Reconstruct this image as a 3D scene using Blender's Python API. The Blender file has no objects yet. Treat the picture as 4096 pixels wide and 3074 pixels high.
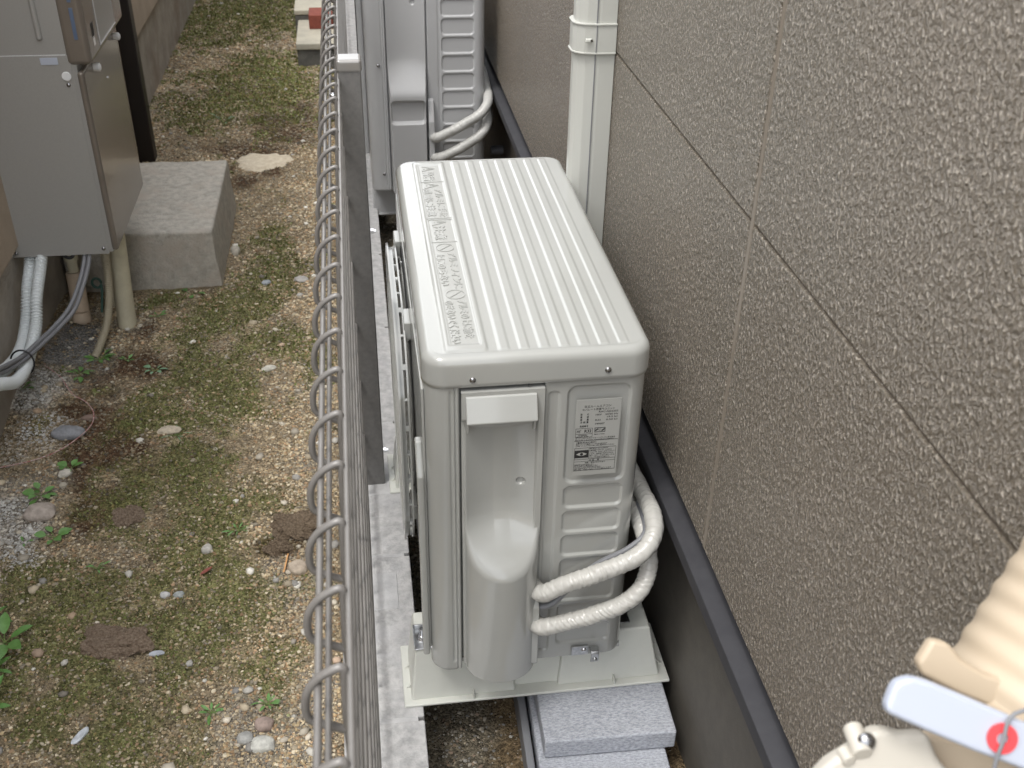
import bpy, bmesh, math, random
import numpy as np
from mathutils import Vector, Matrix
random.seed(7)
RNG = np.random.default_rng(11)
S = bpy.context.scene
COL = S.collection
PI = math.pi

# ------------------------------------------------------------ camera
CAM = np.array([-0.05937, -1.08989, 1.19464])
CR = np.array([0.989815, -0.141323, 0.017178])
CU = np.array([0.0619, 0.535894, 0.842013])
CF = np.array([0.128201, 0.832374, -0.539183])
cam = bpy.data.cameras.new('camera')
camo = bpy.data.objects.new('camera', cam)
COL.objects.link(camo)
M = Matrix.Identity(4)
for i in range(3):
    M[i][0], M[i][1], M[i][2], M[i][3] = CR[i], CU[i], -CF[i], CAM[i]
camo.matrix_world = M
cam.sensor_width = 36
cam.lens = 36 * 4271.4 / 4096
cam.clip_start = 0.02
cam.clip_end = 500
cam.dof.use_dof = True
cam.dof.focus_distance = 1.55
cam.dof.aperture_fstop = 13
S.camera = camo

# ------------------------------------------------------------ sky, sun, exposure
SUN_EL, SUN_AZ = math.radians(66), math.radians(-128)     # azimuth from +y towards +x
w = bpy.data.worlds.new('World'); S.world = w; w.use_nodes = True
nt = w.node_tree
bg = nt.nodes['Background']
sky = nt.nodes.new('ShaderNodeTexSky'); sky.sky_type = 'NISHITA'; sky.sun_disc = False
sky.sun_elevation = SUN_EL; sky.sun_rotation = SUN_AZ
sky.air_density = 1.0; sky.dust_density = 5.0; sky.ozone_density = 1.0
hs = nt.nodes.new('ShaderNodeHueSaturation'); hs.inputs['Saturation'].default_value = .45
nt.links.new(sky.outputs[0], hs.inputs['Color'])
veil = nt.nodes.new('ShaderNodeMix'); veil.data_type = 'RGBA'      # patchy bright cloud added over the sky to give highlights
tcw = nt.nodes.new('ShaderNodeTexCoord'); cl = nt.nodes.new('ShaderNodeTexNoise'); cl.inputs['Scale'].default_value = 1.9; cl.inputs['Detail'].default_value = 5
nt.links.new(tcw.outputs['Generated'], cl.inputs['Vector'])
cr = nt.nodes.new('ShaderNodeMapRange'); cr.inputs[1].default_value = .42; cr.inputs[2].default_value = .60; cr.inputs[3].default_value = .12; cr.inputs[4].default_value = 1.0
nt.links.new(cl.outputs['Fac'], cr.inputs[0]); nt.links.new(cr.outputs[0], veil.inputs[0])
veil.inputs[7].default_value = (7.2, 7.35, 7.5, 1)
nt.links.new(hs.outputs[0], veil.inputs[6]); nt.links.new(veil.outputs[2], bg.inputs[0]); bg.inputs[1].default_value = 0.15
sl = bpy.data.lights.new('sun', 'SUN'); sl.energy = .7; sl.angle = math.radians(14); sl.color = (1, .975, .93)
so = bpy.data.objects.new('sun', sl); COL.objects.link(so)
sd = Vector((math.sin(SUN_AZ) * math.cos(SUN_EL), math.cos(SUN_AZ) * math.cos(SUN_EL), math.sin(SUN_EL)))
so.rotation_euler = sd.to_track_quat('Z', 'Y').to_euler()
so.location = (0, 0, 8)
S.view_settings.view_transform = 'Standard'
S.view_settings.look = 'None'
S.view_settings.gamma = 1
S.view_settings.exposure = 1.27
S.cycles.max_bounces = 8
S.cycles.use_adaptive_sampling = True
S.cycles.use_denoising = True

# ------------------------------------------------------------ materials
def mat(name, color, rough=.5, metal=0., var=None, vscale=20, bump=None, bscale=200, bdet=3, spec=.5, coat=0., stretch=(1, 1, 1), attr=None, bdist=.001, tint=None, tscale=4):
    """Principled; var = colour mixed in by noise; bump = strength of a noise bump; tint = second slower stain colour"""
    m = bpy.data.materials.new(name); m.use_nodes = True
    n = m.node_tree.nodes; l = m.node_tree.links
    b = n['Principled BSDF']
    b.inputs['Base Color'].default_value = (*color, 1)
    b.inputs['Roughness'].default_value = rough
    b.inputs['Metallic'].default_value = metal
    b.inputs['Specular IOR Level'].default_value = spec
    b.inputs['Coat Weight'].default_value = coat
    b.inputs['Coat Roughness'].default_value = .05
    tc = n.new('ShaderNodeTexCoord'); mp = n.new('ShaderNodeMapping'); mp.inputs['Scale'].default_value = stretch
    l.new(tc.outputs['Object'], mp.inputs['Vector'])
    src = None
    if attr:
        a = n.new('ShaderNodeAttribute'); a.attribute_name = attr
        src = a.outputs['Color']
    def mixc(src, colb, scale, lo, hi, det=6):
        nz = n.new('ShaderNodeTexNoise'); nz.inputs['Scale'].default_value = scale; nz.inputs['Detail'].default_value = det
        nz.inputs['Roughness'].default_value = .65
        l.new(mp.outputs[0], nz.inputs['Vector'])
        rp = n.new('ShaderNodeMapRange'); rp.inputs['From Min'].default_value = lo; rp.inputs['From Max'].default_value = hi
        l.new(nz.outputs['Fac'], rp.inputs['Value'])
        mx = n.new('ShaderNodeMix'); mx.data_type = 'RGBA'
        l.new(rp.outputs[0], mx.inputs[0])
        if src is None: mx.inputs[6].default_value = (*color, 1)
        else: l.new(src, mx.inputs[6])
        mx.inputs[7].default_value = (*colb, 1)
        return mx.outputs[2]
    if var is not None: src = mixc(src, var, vscale, .38, .66)
    if tint is not None: src = mixc(src, tint, tscale, .5, .7)
    if src is not None: l.new(src, b.inputs['Base Color'])
    if bump:
        nz = n.new('ShaderNodeTexNoise'); nz.inputs['Scale'].default_value = bscale; nz.inputs['Detail'].default_value = bdet
        l.new(mp.outputs[0], nz.inputs['Vector'])
        bp = n.new('ShaderNodeBump'); bp.inputs['Strength'].default_value = bump; bp.inputs['Distance'].default_value = bdist
        l.new(nz.outputs['Fac'], bp.inputs['Height']); l.new(bp.outputs[0], b.inputs['Normal'])
    return m

M_AC = mat('ac_paint', (.365, .37, .35), .12, var=(.35, .355, .337), vscale=3, coat=.6, bump=.05, bscale=60, bdist=.0006)
M_ACPL = mat('ac_plastic', (.385, .39, .37), .12, var=(.37, .375, .357), vscale=5, coat=.5, bump=.05, bscale=90, bdist=.0004)
M_ACB = mat('ac_paint_shade_tint', (.45, .455, .46), .3, var=(.43, .435, .44), vscale=3, bump=.05, bscale=60, bdist=.0006)  # unit paint again, with the far unit's bluish shade mixed into the colour
M_ACDARK = mat('ac_dark', (.015, .015, .015), .5)
M_STAND = mat('stand_resin', (.62, .63, .58), .45, var=(.58, .59, .545), vscale=14, bump=.08, bscale=300, bdist=.0004)
M_ZINC = mat('zinc', (.62, .63, .64), .28, 1., var=(.4, .41, .42), vscale=120)
M_SCREW = mat('screw_metal', (.35, .35, .36), .22, 1.)
M_TAPE = mat('vinyl_tape', (.48, .475, .445), .25, var=(.47, .46, .43), vscale=40, bump=.15, bscale=300, bdist=.0006)
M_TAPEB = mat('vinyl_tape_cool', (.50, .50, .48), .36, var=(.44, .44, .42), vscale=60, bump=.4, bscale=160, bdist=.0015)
M_CABLE = mat('grey_cable', (.20, .205, .22), .45)
M_INK = mat('black_ink', (.02, .02, .02), .6)
M_STICK = mat('sticker', (.355, .358, .338), .3)
M_FENCE = mat('bronze_wire', (.20, .19, .178), .30, .1, var=(.18, .17, .16), vscale=60, bump=.12, bscale=500, bdist=.0004)
M_POST = mat('bronze_post', (.18, .175, .168), .42, .05, var=(.145, .142, .138), vscale=120, bump=.05, bscale=700, bdist=.0002)
M_CAP = mat('post_cap', (.30, .29, .275), .16, .3)
M_KERB = mat('kerb_concrete', (.52, .515, .51), .9, var=(.35, .35, .35), vscale=70, bump=.6, bscale=260, bdet=6, bdist=.002, tint=(.43, .43, .44), tscale=9)
M_MORTAR = mat('mortar', (.52, .52, .52), .9, var=(.42, .42, .425), vscale=35, bump=.4, bscale=150, bdist=.002)
M_SLAB = mat('slab_concrete', (.47, .49, .535), .9, var=(.25, .265, .30), vscale=330, bump=.9, bscale=420, bdet=5, bdist=.002, stretch=(.55, 1.3, 1))
M_PAD = mat('pad_concrete', (.50, .47, .41), .92, var=(.34, .32, .28), vscale=48, bump=.9, bscale=170, bdet=7, bdist=.004, tint=(.44, .39, .33), tscale=14)
M_OLDSLAB = mat('old_slab', (.52, .49, .40), .9, var=(.42, .40, .33), vscale=12, bump=.4, bscale=120, bdist=.003)
M_OLDSIDE = mat('old_block', (.17, .165, .15), .95, var=(.11, .11, .10), vscale=20, bump=.6, bscale=120, bdist=.003)
M_BRICK = mat('red_brick', (.27, .075, .05), .85, var=(.20, .05, .035), vscale=40, bump=.5, bscale=160, bdist=.002)
M_BRICKTOP = mat('brick_top_dust', (.48, .25, .17), .9, var=(.40, .18, .12), vscale=60, bump=.5, bscale=160, bdist=.002)
M_FOUND = mat('foundation', (.105, .095, .08), .62, var=(.085, .078, .066), vscale=40, bump=.35, bscale=420, bdet=2, bdist=.0015)
M_TRIM = mat('drip_trim', (.038, .038, .043), .6, 0, var=(.048, .048, .053), vscale=30, spec=.3)
M_DUCT = mat('duct_pvc', (.49, .495, .46), .32, var=(.47, .475, .44), vscale=4, bump=.04, bscale=200, bdist=.0003)
M_CAULK = mat('caulk', (.20, .172, .138), .45, bump=.2, bscale=120, bdist=.001)
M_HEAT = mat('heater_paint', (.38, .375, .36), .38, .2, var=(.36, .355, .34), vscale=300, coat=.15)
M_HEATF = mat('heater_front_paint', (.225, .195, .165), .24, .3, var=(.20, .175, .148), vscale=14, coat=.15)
M_VENT = mat('vent_blue', (.10, .14, .22), .5)
M_WHITE = mat('white_plastic', (.78, .79, .80), .4)
M_HOSE = mat('white_corrugated', (.70, .74, .75), .38)
M_BEIGEC = mat('beige_corrugated', (.38, .34, .25), .5)
M_PVC = mat('beige_pvc', (.60, .56, .42), .5, var=(.52, .48, .36), vscale=25, bump=.15, bscale=120, bdist=.001)
M_PVC2 = mat('pink_beige_pvc', (.56, .45, .34), .55, var=(.46, .37, .28), vscale=25)
M_LWALL = mat('neighbour_siding', (.45, .37, .29), .85, var=(.38, .31, .24), vscale=9, bump=.6, bscale=110, bdet=5, bdist=.003)
M_LFOUND = mat('neighbour_foundation', (.40, .36, .31), .9, var=(.29, .26, .22), vscale=10, bump=.5, bscale=120, bdet=6, bdist=.003, tint=(.24, .18, .13), tscale=2.2)
M_BLACK = mat('dark_gutter', (.012, .009, .008), .45)
M_BTIE = mat('black_tie', (.01, .01, .012), .35)
M_CREAM = mat('cream_resin', (.50, .41, .30), .5, bump=.05, bscale=60)
M_CREAM2 = mat('pale_resin', (.52, .49, .43), .42)
M_BLUEW = mat('white_band', (.47, .51, .60), .35)
M_RED = mat('red_print', (.80, .07, .08), .5)
M_GREEN = mat('weed_green', (.10, .22, .05), .5, var=(.15, .30, .09), vscale=60)
M_GREEN2 = mat('pale_weed', (.19, .33, .19), .5, var=(.13, .24, .12), vscale=60)
M_STEM = mat('weed_stem', (.14, .20, .06), .6)
M_TWINE = mat('green_twine', (.05, .12, .10), .6)
M_STRAW = mat('orange_straw', (.62, .33, .13), .6)
M_LEAFR = mat('red_leaf', (.22, .06, .04), .6)
M_CHROME = mat('bright_bolt', (.75, .76, .78), .15, 1.)
M_DISC = mat('lime_patch', (.66, .59, .46), .95, var=(.52, .44, .32), vscale=60, bump=.5, bscale=200, bdist=.003)

# stucco siding
def stucco():
    m = bpy.data.materials.new('stucco_siding'); m.use_nodes = True
    n = m.node_tree.nodes; l = m.node_tree.links; b = n['Principled BSDF']
    b.inputs['Roughness'].default_value = .22
    b.inputs['Specular IOR Level'].default_value = 1.
    tc = n.new('ShaderNodeTexCoord'); mp = n.new('ShaderNodeMapping')
    mp.inputs['Scale'].default_value = (1, 1, .62)
    mp.inputs['Rotation'].default_value = (math.radians(14), 0, 0)
    l.new(tc.outputs['Object'], mp.inputs[0])
    def nz(sc, det, ro=.5, dist=0):
        k = n.new('ShaderNodeTexNoise'); k.inputs['Scale'].default_value = sc; k.inputs['Detail'].default_value = det
        k.inputs['Roughness'].default_value = ro; k.inputs['Distortion'].default_value = dist
        l.new(mp.outputs[0], k.inputs[0]); return k
    a = nz(275, 3.5, .64, .4); c = nz(75, 2); big = nz(2.2, 3)
    ad = n.new('ShaderNodeMath'); ad.operation = 'MULTIPLY_ADD'; ad.inputs[1].default_value = .35
    l.new(c.outputs[0], ad.inputs[0]); l.new(a.outputs[0], ad.inputs[2])
    bp = n.new('ShaderNodeBump'); bp.inputs['Strength'].default_value = 1.0; bp.inputs['Distance'].default_value = .0110
    l.new(ad.outputs[0], bp.inputs['Height']); l.new(bp.outputs[0], b.inputs['Normal'])
    mr = n.new('ShaderNodeMapRange'); mr.inputs[1].default_value = .35; mr.inputs[2].default_value = .7
    l.new(big.outputs[0], mr.inputs[0])
    mx = n.new('ShaderNodeMix'); mx.data_type = 'RGBA'
    mx.inputs[6].default_value = (.170, .143, .105, 1); mx.inputs[7].default_value = (.205, .166, .122, 1)
    l.new(mr.outputs[0], mx.inputs[0])
    # bright glints on the high grains, painted into the base colour
    mr2 = n.new('ShaderNodeMapRange'); mr2.inputs[1].default_value = .53; mr2.inputs[2].default_value = .66
    l.new(a.outputs[0], mr2.inputs[0])
    mx2 = n.new('ShaderNodeMix'); mx2.data_type = 'RGBA'; mx2.inputs[7].default_value = (.50, .44, .36, 1)
    l.new(mx.outputs[2], mx2.inputs[6]); l.new(mr2.outputs[0], mx2.inputs[0])
    l.new(mx2.outputs[2], b.inputs['Base Color'])
    return m
M_STUC = stucco()

# ------------------------------------------------------------ object helpers
def link(o, parent=None):
    COL.objects.link(o)
    if parent is not None: o.parent = parent
    return o
def tag(o, label=None, cat=None, group=None, kind=None):
    if label: o['label'] = label
    if cat: o['category'] = cat
    if group: o['group'] = group
    if kind: o['kind'] = kind
    return o
def empty(name, loc=(0, 0, 0), label=None, cat=None, group=None):
    o = bpy.data.objects.new(name, None); o.location = loc; o.empty_display_size = .05
    link(o); return tag(o, label, cat, group)
def from_arrays(name, V, F, m, parent=None, smooth=True, cols=None):
    me = bpy.data.meshes.new(name)
    V = np.asarray(V, np.float32)
    if isinstance(F, np.ndarray):
        k = F.shape[1]
        me.vertices.add(len(V)); me.vertices.foreach_set('co', V.ravel())
        me.loops.add(F.size); me.loops.foreach_set('vertex_index', F.ravel().astype(np.int32))
        me.polygons.add(len(F)); me.polygons.foreach_set('loop_start', (np.arange(len(F)) * k).astype(np.int32))
        me.polygons.foreach_set('loop_total', np.full(len(F), k, np.int32))
        me.update(calc_edges=True); me.validate()
    else:
        me.from_pydata([tuple(map(float, v)) for v in V], [], [tuple(int(i) for i in f) for f in F])
    me.polygons.foreach_set('use_smooth', np.full(len(me.polygons), smooth))
    if cols is not None:
        ca = me.color_attributes.new('Col', 'FLOAT_COLOR', 'POINT')
        c4 = np.ones((len(V), 4), np.float32); c4[:, :3] = cols
        ca.data.foreach_set('color', c4.ravel())
    me.materials.append(m)
    o = bpy.data.objects.new(name, me)
    return link(o, parent)
def off(parent):
    return Vector(parent.location) if parent is not None else Vector((0, 0, 0))
class MB:
    """collects simple solids in world coordinates and links them as one mesh object"""
    def __init__(s): s.bm = bmesh.new()
    def box(s, a, b, bev=0, seg=2, mtx=None):
        t = bmesh.new()
        bmesh.ops.create_cube(t, size=1)
        a = Vector(a); b = Vector(b); c = (a + b) / 2; d = b - a
        for v in t.verts: v.co = Vector((v.co.x * d.x, v.co.y * d.y, v.co.z * d.z)) + c
        if bev: bmesh.ops.bevel(t, geom=t.edges[:], offset=bev, segments=seg, profile=.5, affect='EDGES')
        s.add(t, mtx); return s
    def add(s, t, mtx=None):
        if mtx is not None: t.transform(mtx)
        me = bpy.data.meshes.new('t'); t.to_mesh(me); s.bm.from_mesh(me); bpy.data.meshes.remove(me); t.free()
    def prism(s, pts, axis, lo, hi, bev=0, seg=2, mtx=None):
        """pts 2D polygon; axis = extrusion axis"""
        t = bmesh.new()
        def P(p, h):
            if axis == 'x': return (h, p[0], p[1])
            if axis == 'y': return (p[0], h, p[1])
            return (p[0], p[1], h)
        A = [t.verts.new(P(p, lo)) for p in pts]; B = [t.verts.new(P(p, hi)) for p in pts]
        n = len(pts)
        t.faces.new(A); t.faces.new(B[::-1])
        for i in range(n): t.faces.new((A[i], B[i], B[(i + 1) % n], A[(i + 1) % n]))
        bmesh.ops.recalc_face_normals(t, faces=t.faces[:])
        if bev: bmesh.ops.bevel(t, geom=t.edges[:], offset=bev, segments=seg, profile=.5, affect='EDGES')
        s.add(t, mtx); return s
    def cyl(s, p, q, r, r2=None, n=20, bev=0):
        t = bmesh.new(); p = Vector(p); q = Vector(q); h = (q - p).length
        bmesh.ops.create_cone(t, cap_ends=True, segments=n, radius1=r, radius2=r if r2 is None else r2, depth=h)
        if bev: bmesh.ops.bevel(t, geom=[e for e in t.edges if abs(e.verts[0].co.z - e.verts[1].co.z) < 1e-6], offset=bev, segments=2, profile=.5, affect='EDGES')
        mt = Matrix.Translation((p + q) / 2) @ (q - p).to_track_quat('Z', 'Y').to_matrix().to_4x4()
        s.add(t, mt); return s
    def dome(s, p, nrm, r, h, n=16, rings=5):
        t = bmesh.new(); p = Vector(p)
        bmesh.ops.create_uvsphere(t, u_segments=n, v_segments=rings * 2, radius=1)
        for v in t.verts: v.co = Vector((v.co.x * r, v.co.y * r, max(v.co.z, -.2) * h))
        mt = Matrix.Translation(p) @ Vector(nrm).to_track_quat('Z', 'Y').to_matrix().to_4x4()
        s.add(t, mt); return s
    def build(s, name, m, parent=None, smooth=None):
        me = bpy.data.meshes.new(name)
        o_ = off(parent)
        root = parent
        if parent is not None and parent.parent is not None: o_ = o_ + off(parent.parent)
        s.bm.transform(Matrix.Translation(-o_))
        s.bm.to_mesh(me); s.bm.free(); me.materials.append(m)
        me.polygons.foreach_set('use_smooth', np.full(len(me.polygons), True))
        try: me.set_sharp_from_angle(angle=math.radians(50))
        except Exception: pass
        o = bpy.data.objects.new(name, me)
        wn = o.modifiers.new('even_normals', 'WEIGHTED_NORMAL'); wn.weight = 50; wn.keep_sharp = True
        return link(o, parent)
def smooth_path(pts, n=14):
    """Catmull-Rom through points"""
    P = [np.array(p, float) for p in pts]
    P = [2 * P[0] - P[1]] + P + [2 * P[-1] - P[-2]]
    out = []
    for i in range(1, len(P) - 2):
        for k in range(n):
            t = k / n
            out.append(.5 * ((2 * P[i]) + (-P[i - 1] + P[i + 1]) * t + (2 * P[i - 1] - 5 * P[i] + 4 * P[i + 1] - P[i + 2]) * t * t + (-P[i - 1] + 3 * P[i] - 3 * P[i + 1] + P[i + 2]) * t ** 3))
    out.append(P[-2])
    return np.array(out)
def resample(P, step):
    d = np.r_[0, np.cumsum(np.linalg.norm(np.diff(P, axis=0), axis=1))]
    n = max(2, int(d[-1] / step) + 1)
    t = np.linspace(0, d[-1], n)
    return np.stack([np.interp(t, d, P[:, k]) for k in range(3)], 1), t
def tube_arrays(P, t, rad, n=16, cap=True, base=0):
    """rad(t_array, theta_array)->radius grid"""
    T = np.gradient(P, axis=0); T /= np.linalg.norm(T, axis=1)[:, None]
    N = np.zeros_like(P)
    a = np.array([0, 0, 1.]) if abs(T[0][2]) < .9 else np.array([1., 0, 0])
    v = np.cross(T[0], a); v /= np.linalg.norm(v); N[0] = v
    for i in range(1, len(P)):
        v = N[i - 1] - T[i] * (N[i - 1] @ T[i]); N[i] = v / np.linalg.norm(v)
    B = np.cross(T, N)
    th = np.linspace(0, 2 * PI, n, endpoint=False)
    R = rad(t[:, None], th[None, :]) if callable(rad) else np.full((len(P), n), rad)
    V = P[:, None, :] + R[..., None] * (np.cos(th)[None, :, None] * N[:, None, :] + np.sin(th)[None, :, None] * B[:, None, :])
    V = V.reshape(-1, 3); F = []
    m_ = len(P)
    i = np.arange(m_ - 1)[:, None] * n; j = np.arange(n)[None, :]; j2 = (j + 1) % n
    Q = np.stack([i + j, i + j2, i + n + j2, i + n + j], -1).reshape(-1, 4)
    F = [tuple(q) for q in Q + base]
    if cap:
        F.append(tuple(int(base + k) for k in range(n))[::-1]); F.append(tuple(int(base + (m_ - 1) * n + k) for k in range(n)))
    return V, F
def tube(name, pts, rad, m, parent=None, n=16, step=.004, raw=False, sub=14):
    P = np.array(pts, float) if raw else smooth_path(pts, sub)
    P, t = resample(P, step)
    V, F = tube_arrays(P, t, rad, n)
    o_ = off(parent)
    if parent is not None and parent.parent is not None: o_ = o_ + off(parent.parent)
    return from_arrays(name, V - np.array(o_), F, m, parent)

# noise in numpy
_G = np.random.default_rng(3).random((256, 256))
def vnoise(x, y):
    xi = np.floor(x).astype(int); yi = np.floor(y).astype(int); fx = x - xi; fy = y - yi
    fx = fx * fx * (3 - 2 * fx); fy = fy * fy * (3 - 2 * fy)
    a = _G[xi & 255, yi & 255]; b = _G[(xi + 1) & 255, yi & 255]; c = _G[xi & 255, (yi + 1) & 255]; d = _G[(xi + 1) & 255, (yi + 1) & 255]
    return (a * (1 - fx) + b * fx) * (1 - fy) + (c * (1 - fx) + d * fx) * fy
def fbm(x, y, o=4):
    s = 0; amp = .5; tot = 0
    for k in range(o):
        s = s + amp * vnoise(x * 2 ** k + 17 * k, y * 2 ** k + 31 * k); tot += amp; amp *= .5
    return s / tot
def sstep(a, b, x):
    t = np.clip((x - a) / (b - a), 0, 1); return t * t * (3 - 2 * t)
def rbox(x, y, cx, cy, hx, hy, r):
    """signed distance to a rounded rectangle"""
    qx = np.abs(x - cx) - (hx - r); qy = np.abs(y - cy) - (hy - r)
    return np.hypot(np.maximum(qx, 0), np.maximum(qy, 0)) + np.minimum(np.maximum(qx, qy), 0) - r
def frame(x, z, x0, x1, z0, z1, r, d, ramp=.0035):
    """recessed rounded rectangle, depth d, soft walls"""
    s = rbox(x, z, (x0 + x1) / 2, (z0 + z1) / 2, (x1 - x0) / 2, (z1 - z0) / 2, r)
    return d * sstep(ramp / 2, -ramp / 2, s)

# ------------------------------------------------------------ writing
def text_mesh(body, size, extrude=0., align='LEFT', bold=0.):
    c = bpy.data.curves.new('txt', 'FONT'); c.body = body; c.size = size; c.extrude = extrude; c.align_x = align
    c.offset = bold; c.resolution_u = 3
    o = bpy.data.objects.new('txt', c); COL.objects.link(o)
    bpy.context.view_layer.update()
    me = bpy.data.meshes.new_from_object(o.evaluated_get(bpy.context.evaluated_depsgraph_get()))
    bpy.data.objects.remove(o); bpy.data.curves.remove(c)
    return me
def text_into(mb, body, size, mtx, extrude=0., width=None, bold=0., align='LEFT'):
    me = text_mesh(body, size, extrude, 'LEFT', bold)
    if len(me.vertices) == 0: return
    co = np.array([v.co[:] for v in me.vertices]); mn = co.min(0); mx = co.max(0)
    sx = 1.
    if width: sx = width / max(1e-6, mx[0] - mn[0])
    me.transform(mtx @ Matrix.Diagonal((sx, 1, 1, 1)) @ Matrix.Translation((-mn[0], 0, 0)))
    mb.bm.from_mesh(me); bpy.data.meshes.remove(me)

# ============================================================ GROUND
GZ = -.21
MOSS = [(-.37, 3.73, .30), (-.5, 3.56, .26), (-.63, 3.27, .2), (-.44, 3.41, .3), (-.71, 4.78, .4), (-.4, 4.9, .5), (-.33, 1.99, .09), (-.41, 1.52, .12), (-.45, 1.2, .12), (-.55, 1.05, .12), (-.41, 1.09, .12), (-.46, .8, .11), (-.58, .73, .08), (-.46, .52, .10), (-.39, .59, .09),
        (-.7, .5, .09), (-.61, .42, .09), (-.37, .38, .1), (-.6, .24, .1), (-.48, .36, .07), (-.27, 1.37, .09), (-.21, 1.24, .08), (-.24, .27, .06), (-.3, 1.75, .09), (-.62, 1.62, .07), (-.75, .25, .09), (-.5, .15, .1)]
BROWN = [(-.72, 1.26, .08), (-.64, 1.29, .09), (-.63, 1.41, .07), (-.70, 1.07, .08), (-.66, .87, .10), (-.63, 1.01, .09), (-.62, .72, .08), (-.62, 1.93, .1), (-.45, 2.64, .2), (-.28, 3.0, .22), (-.22, .56, .05)]
GRAV = [(-.84, 1.14, .08), (-.80, .77, .09), (-.77, .67, .08), (-.24, 3.83, .16), (-.23, 4.17, .25), (-.83, 3.16, .12), (-.88, 3.4, .2), (-.24, .45, .05), (-.2, .8, .06), (-.22, .1, .09), (-.17, .2, .05), (-.74, 1.3, .06), (-.72, 1.45, .08), (-.19, 1.1, .05), (-.18, 1.6, .05)]
def field(L, x, y, jitter=.35, k=9.):
    x2 = x + (fbm(x * k + 5, y * k + 2) - .5) * jitter * .35; y2 = y + (fbm(x * k + 50, y * k + 21) - .5) * jitter * .5
    v = 0 * x
    for (a, b, s) in L: v = np.maximum(v, np.exp(-(((x2 - a) / s) ** 2 + ((y2 - b) / (s * 1.35)) ** 2)))
    return v
def moss_f(x, y):
    v = field(MOSS, x, y); n = fbm(x * 16 + 3, y * 13 + 9)
    return np.clip((v * 1.0 + (n - .5) * 1.4 - .22) * 2.1, 0, 1)
def brown_f(x, y):
    v = field(BROWN, x, y); n = fbm(x * 11 + 33, y * 11 + 19)
    return np.clip((v + (n - .5) * 1.3 - .38) * 2.2, 0, 1)
def grav_f(x, y):
    v = field(GRAV, x, y); n = fbm(x * 9 + 63, y * 9 + 49)
    return np.clip((v + (n - .5) * 1.1 - .25) * 1.9, 0, 1)
def cem_f(x, y):
    v = np.exp(-(((x + .80) / .085) ** 2 + ((y - 1.38) / .17) ** 2)); n = fbm(x * 20 + 8, y * 20)
    return np.clip((v + (n - .5) * .8 - .35) * 3, 0, 1)
def hgt(x, y):
    h = GZ + (fbm(x * 5, y * 5) - .5) * .022 + (fbm(x * 28, y * 28) - .5) * .008
    h = h + .03 * np.exp(-((x + .90) / .10) ** 2) * sstep(1.75, 1.35, y) * sstep(.9, 1.2, y)
    h = h - .012 * np.exp(-((x + .145) / .035) ** 2)
    return h
def axis_pts(a, b, fine, grow):
    out = [a]; s = fine
    while out[-1] < b: out.append(out[-1] + s); s *= grow
    return np.array(out)
M_SOIL = bpy.data.materials.new('soil'); M_SOIL.use_nodes = True
def soil_nodes(m, attr=True, base=(.13, .10, .065)):
    n = m.node_tree.nodes; l = m.node_tree.links; b = n['Principled BSDF']
    b.inputs['Roughness'].default_value = .95; b.inputs['Specular IOR Level'].default_value = .25
    tc = n.new('ShaderNodeTexCoord')
    vo = n.new('ShaderNodeTexVoronoi'); vo.inputs['Scale'].default_value = 260; l.new(tc.outputs['Object'], vo.inputs['Vector'])
    v2 = n.new('ShaderNodeTexVoronoi'); v2.inputs['Scale'].default_value = 480; l.new(tc.outputs['Object'], v2.inputs['Vector'])
    nz = n.new('ShaderNodeTexNoise'); nz.inputs['Scale'].default_value = 45; nz.inputs['Detail'].default_value = 8; nz.inputs['Roughness'].default_value = .7
    l.new(tc.outputs['Object'], nz.inputs['Vector'])
    if attr:
        a = n.new('ShaderNodeAttribute'); a.attribute_name = 'Col'; src = a.outputs['Color']
    else:
        r = n.new('ShaderNodeRGB'); r.outputs[0].default_value = (*base, 1); src = r.outputs[0]
    # grain brightness from cell colour
    sep = n.new('ShaderNodeSeparateColor'); l.new(vo.outputs['Color'], sep.inputs[0])
    mr = n.new('ShaderNodeMapRange'); mr.inputs[3].default_value = .55; mr.inputs[4].default_value = 1.75; l.new(sep.outputs[0], mr.inputs[0])
    mn = n.new('ShaderNodeMapRange'); mn.inputs[1].default_value = .3; mn.inputs[2].default_value = .7; mn.inputs[3].default_value = .6; mn.inputs[4].default_value = 1.4; l.new(nz.outputs[0], mn.inputs[0])
    mu = n.new('ShaderNodeMath'); mu.operation = 'MULTIPLY'; l.new(mr.outputs[0], mu.inputs[0]); l.new(mn.outputs[0], mu.inputs[1])
    vm = n.new('ShaderNodeVectorMath'); vm.operation = 'SCALE'; l.new(src, vm.inputs[0]); l.new(mu.outputs[0], vm.inputs['Scale'])
    l.new(vm.outputs[0], b.inputs['Base Color'])
    inv = n.new('ShaderNodeMath'); inv.operation = 'ADD'; l.new(vo.outputs['Distance'], inv.inputs[0]); l.new(v2.outputs['Distance'], inv.inputs[1])
    bp = n.new('ShaderNodeBump'); bp.invert = True; bp.inputs['Strength'].default_value = .9; bp.inputs['Distance'].default_value = .004
    l.new(inv.outputs[0], bp.inputs['Height']); l.new(bp.outputs[0], b.inputs['Normal'])
soil_nodes(M_SOIL)
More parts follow.
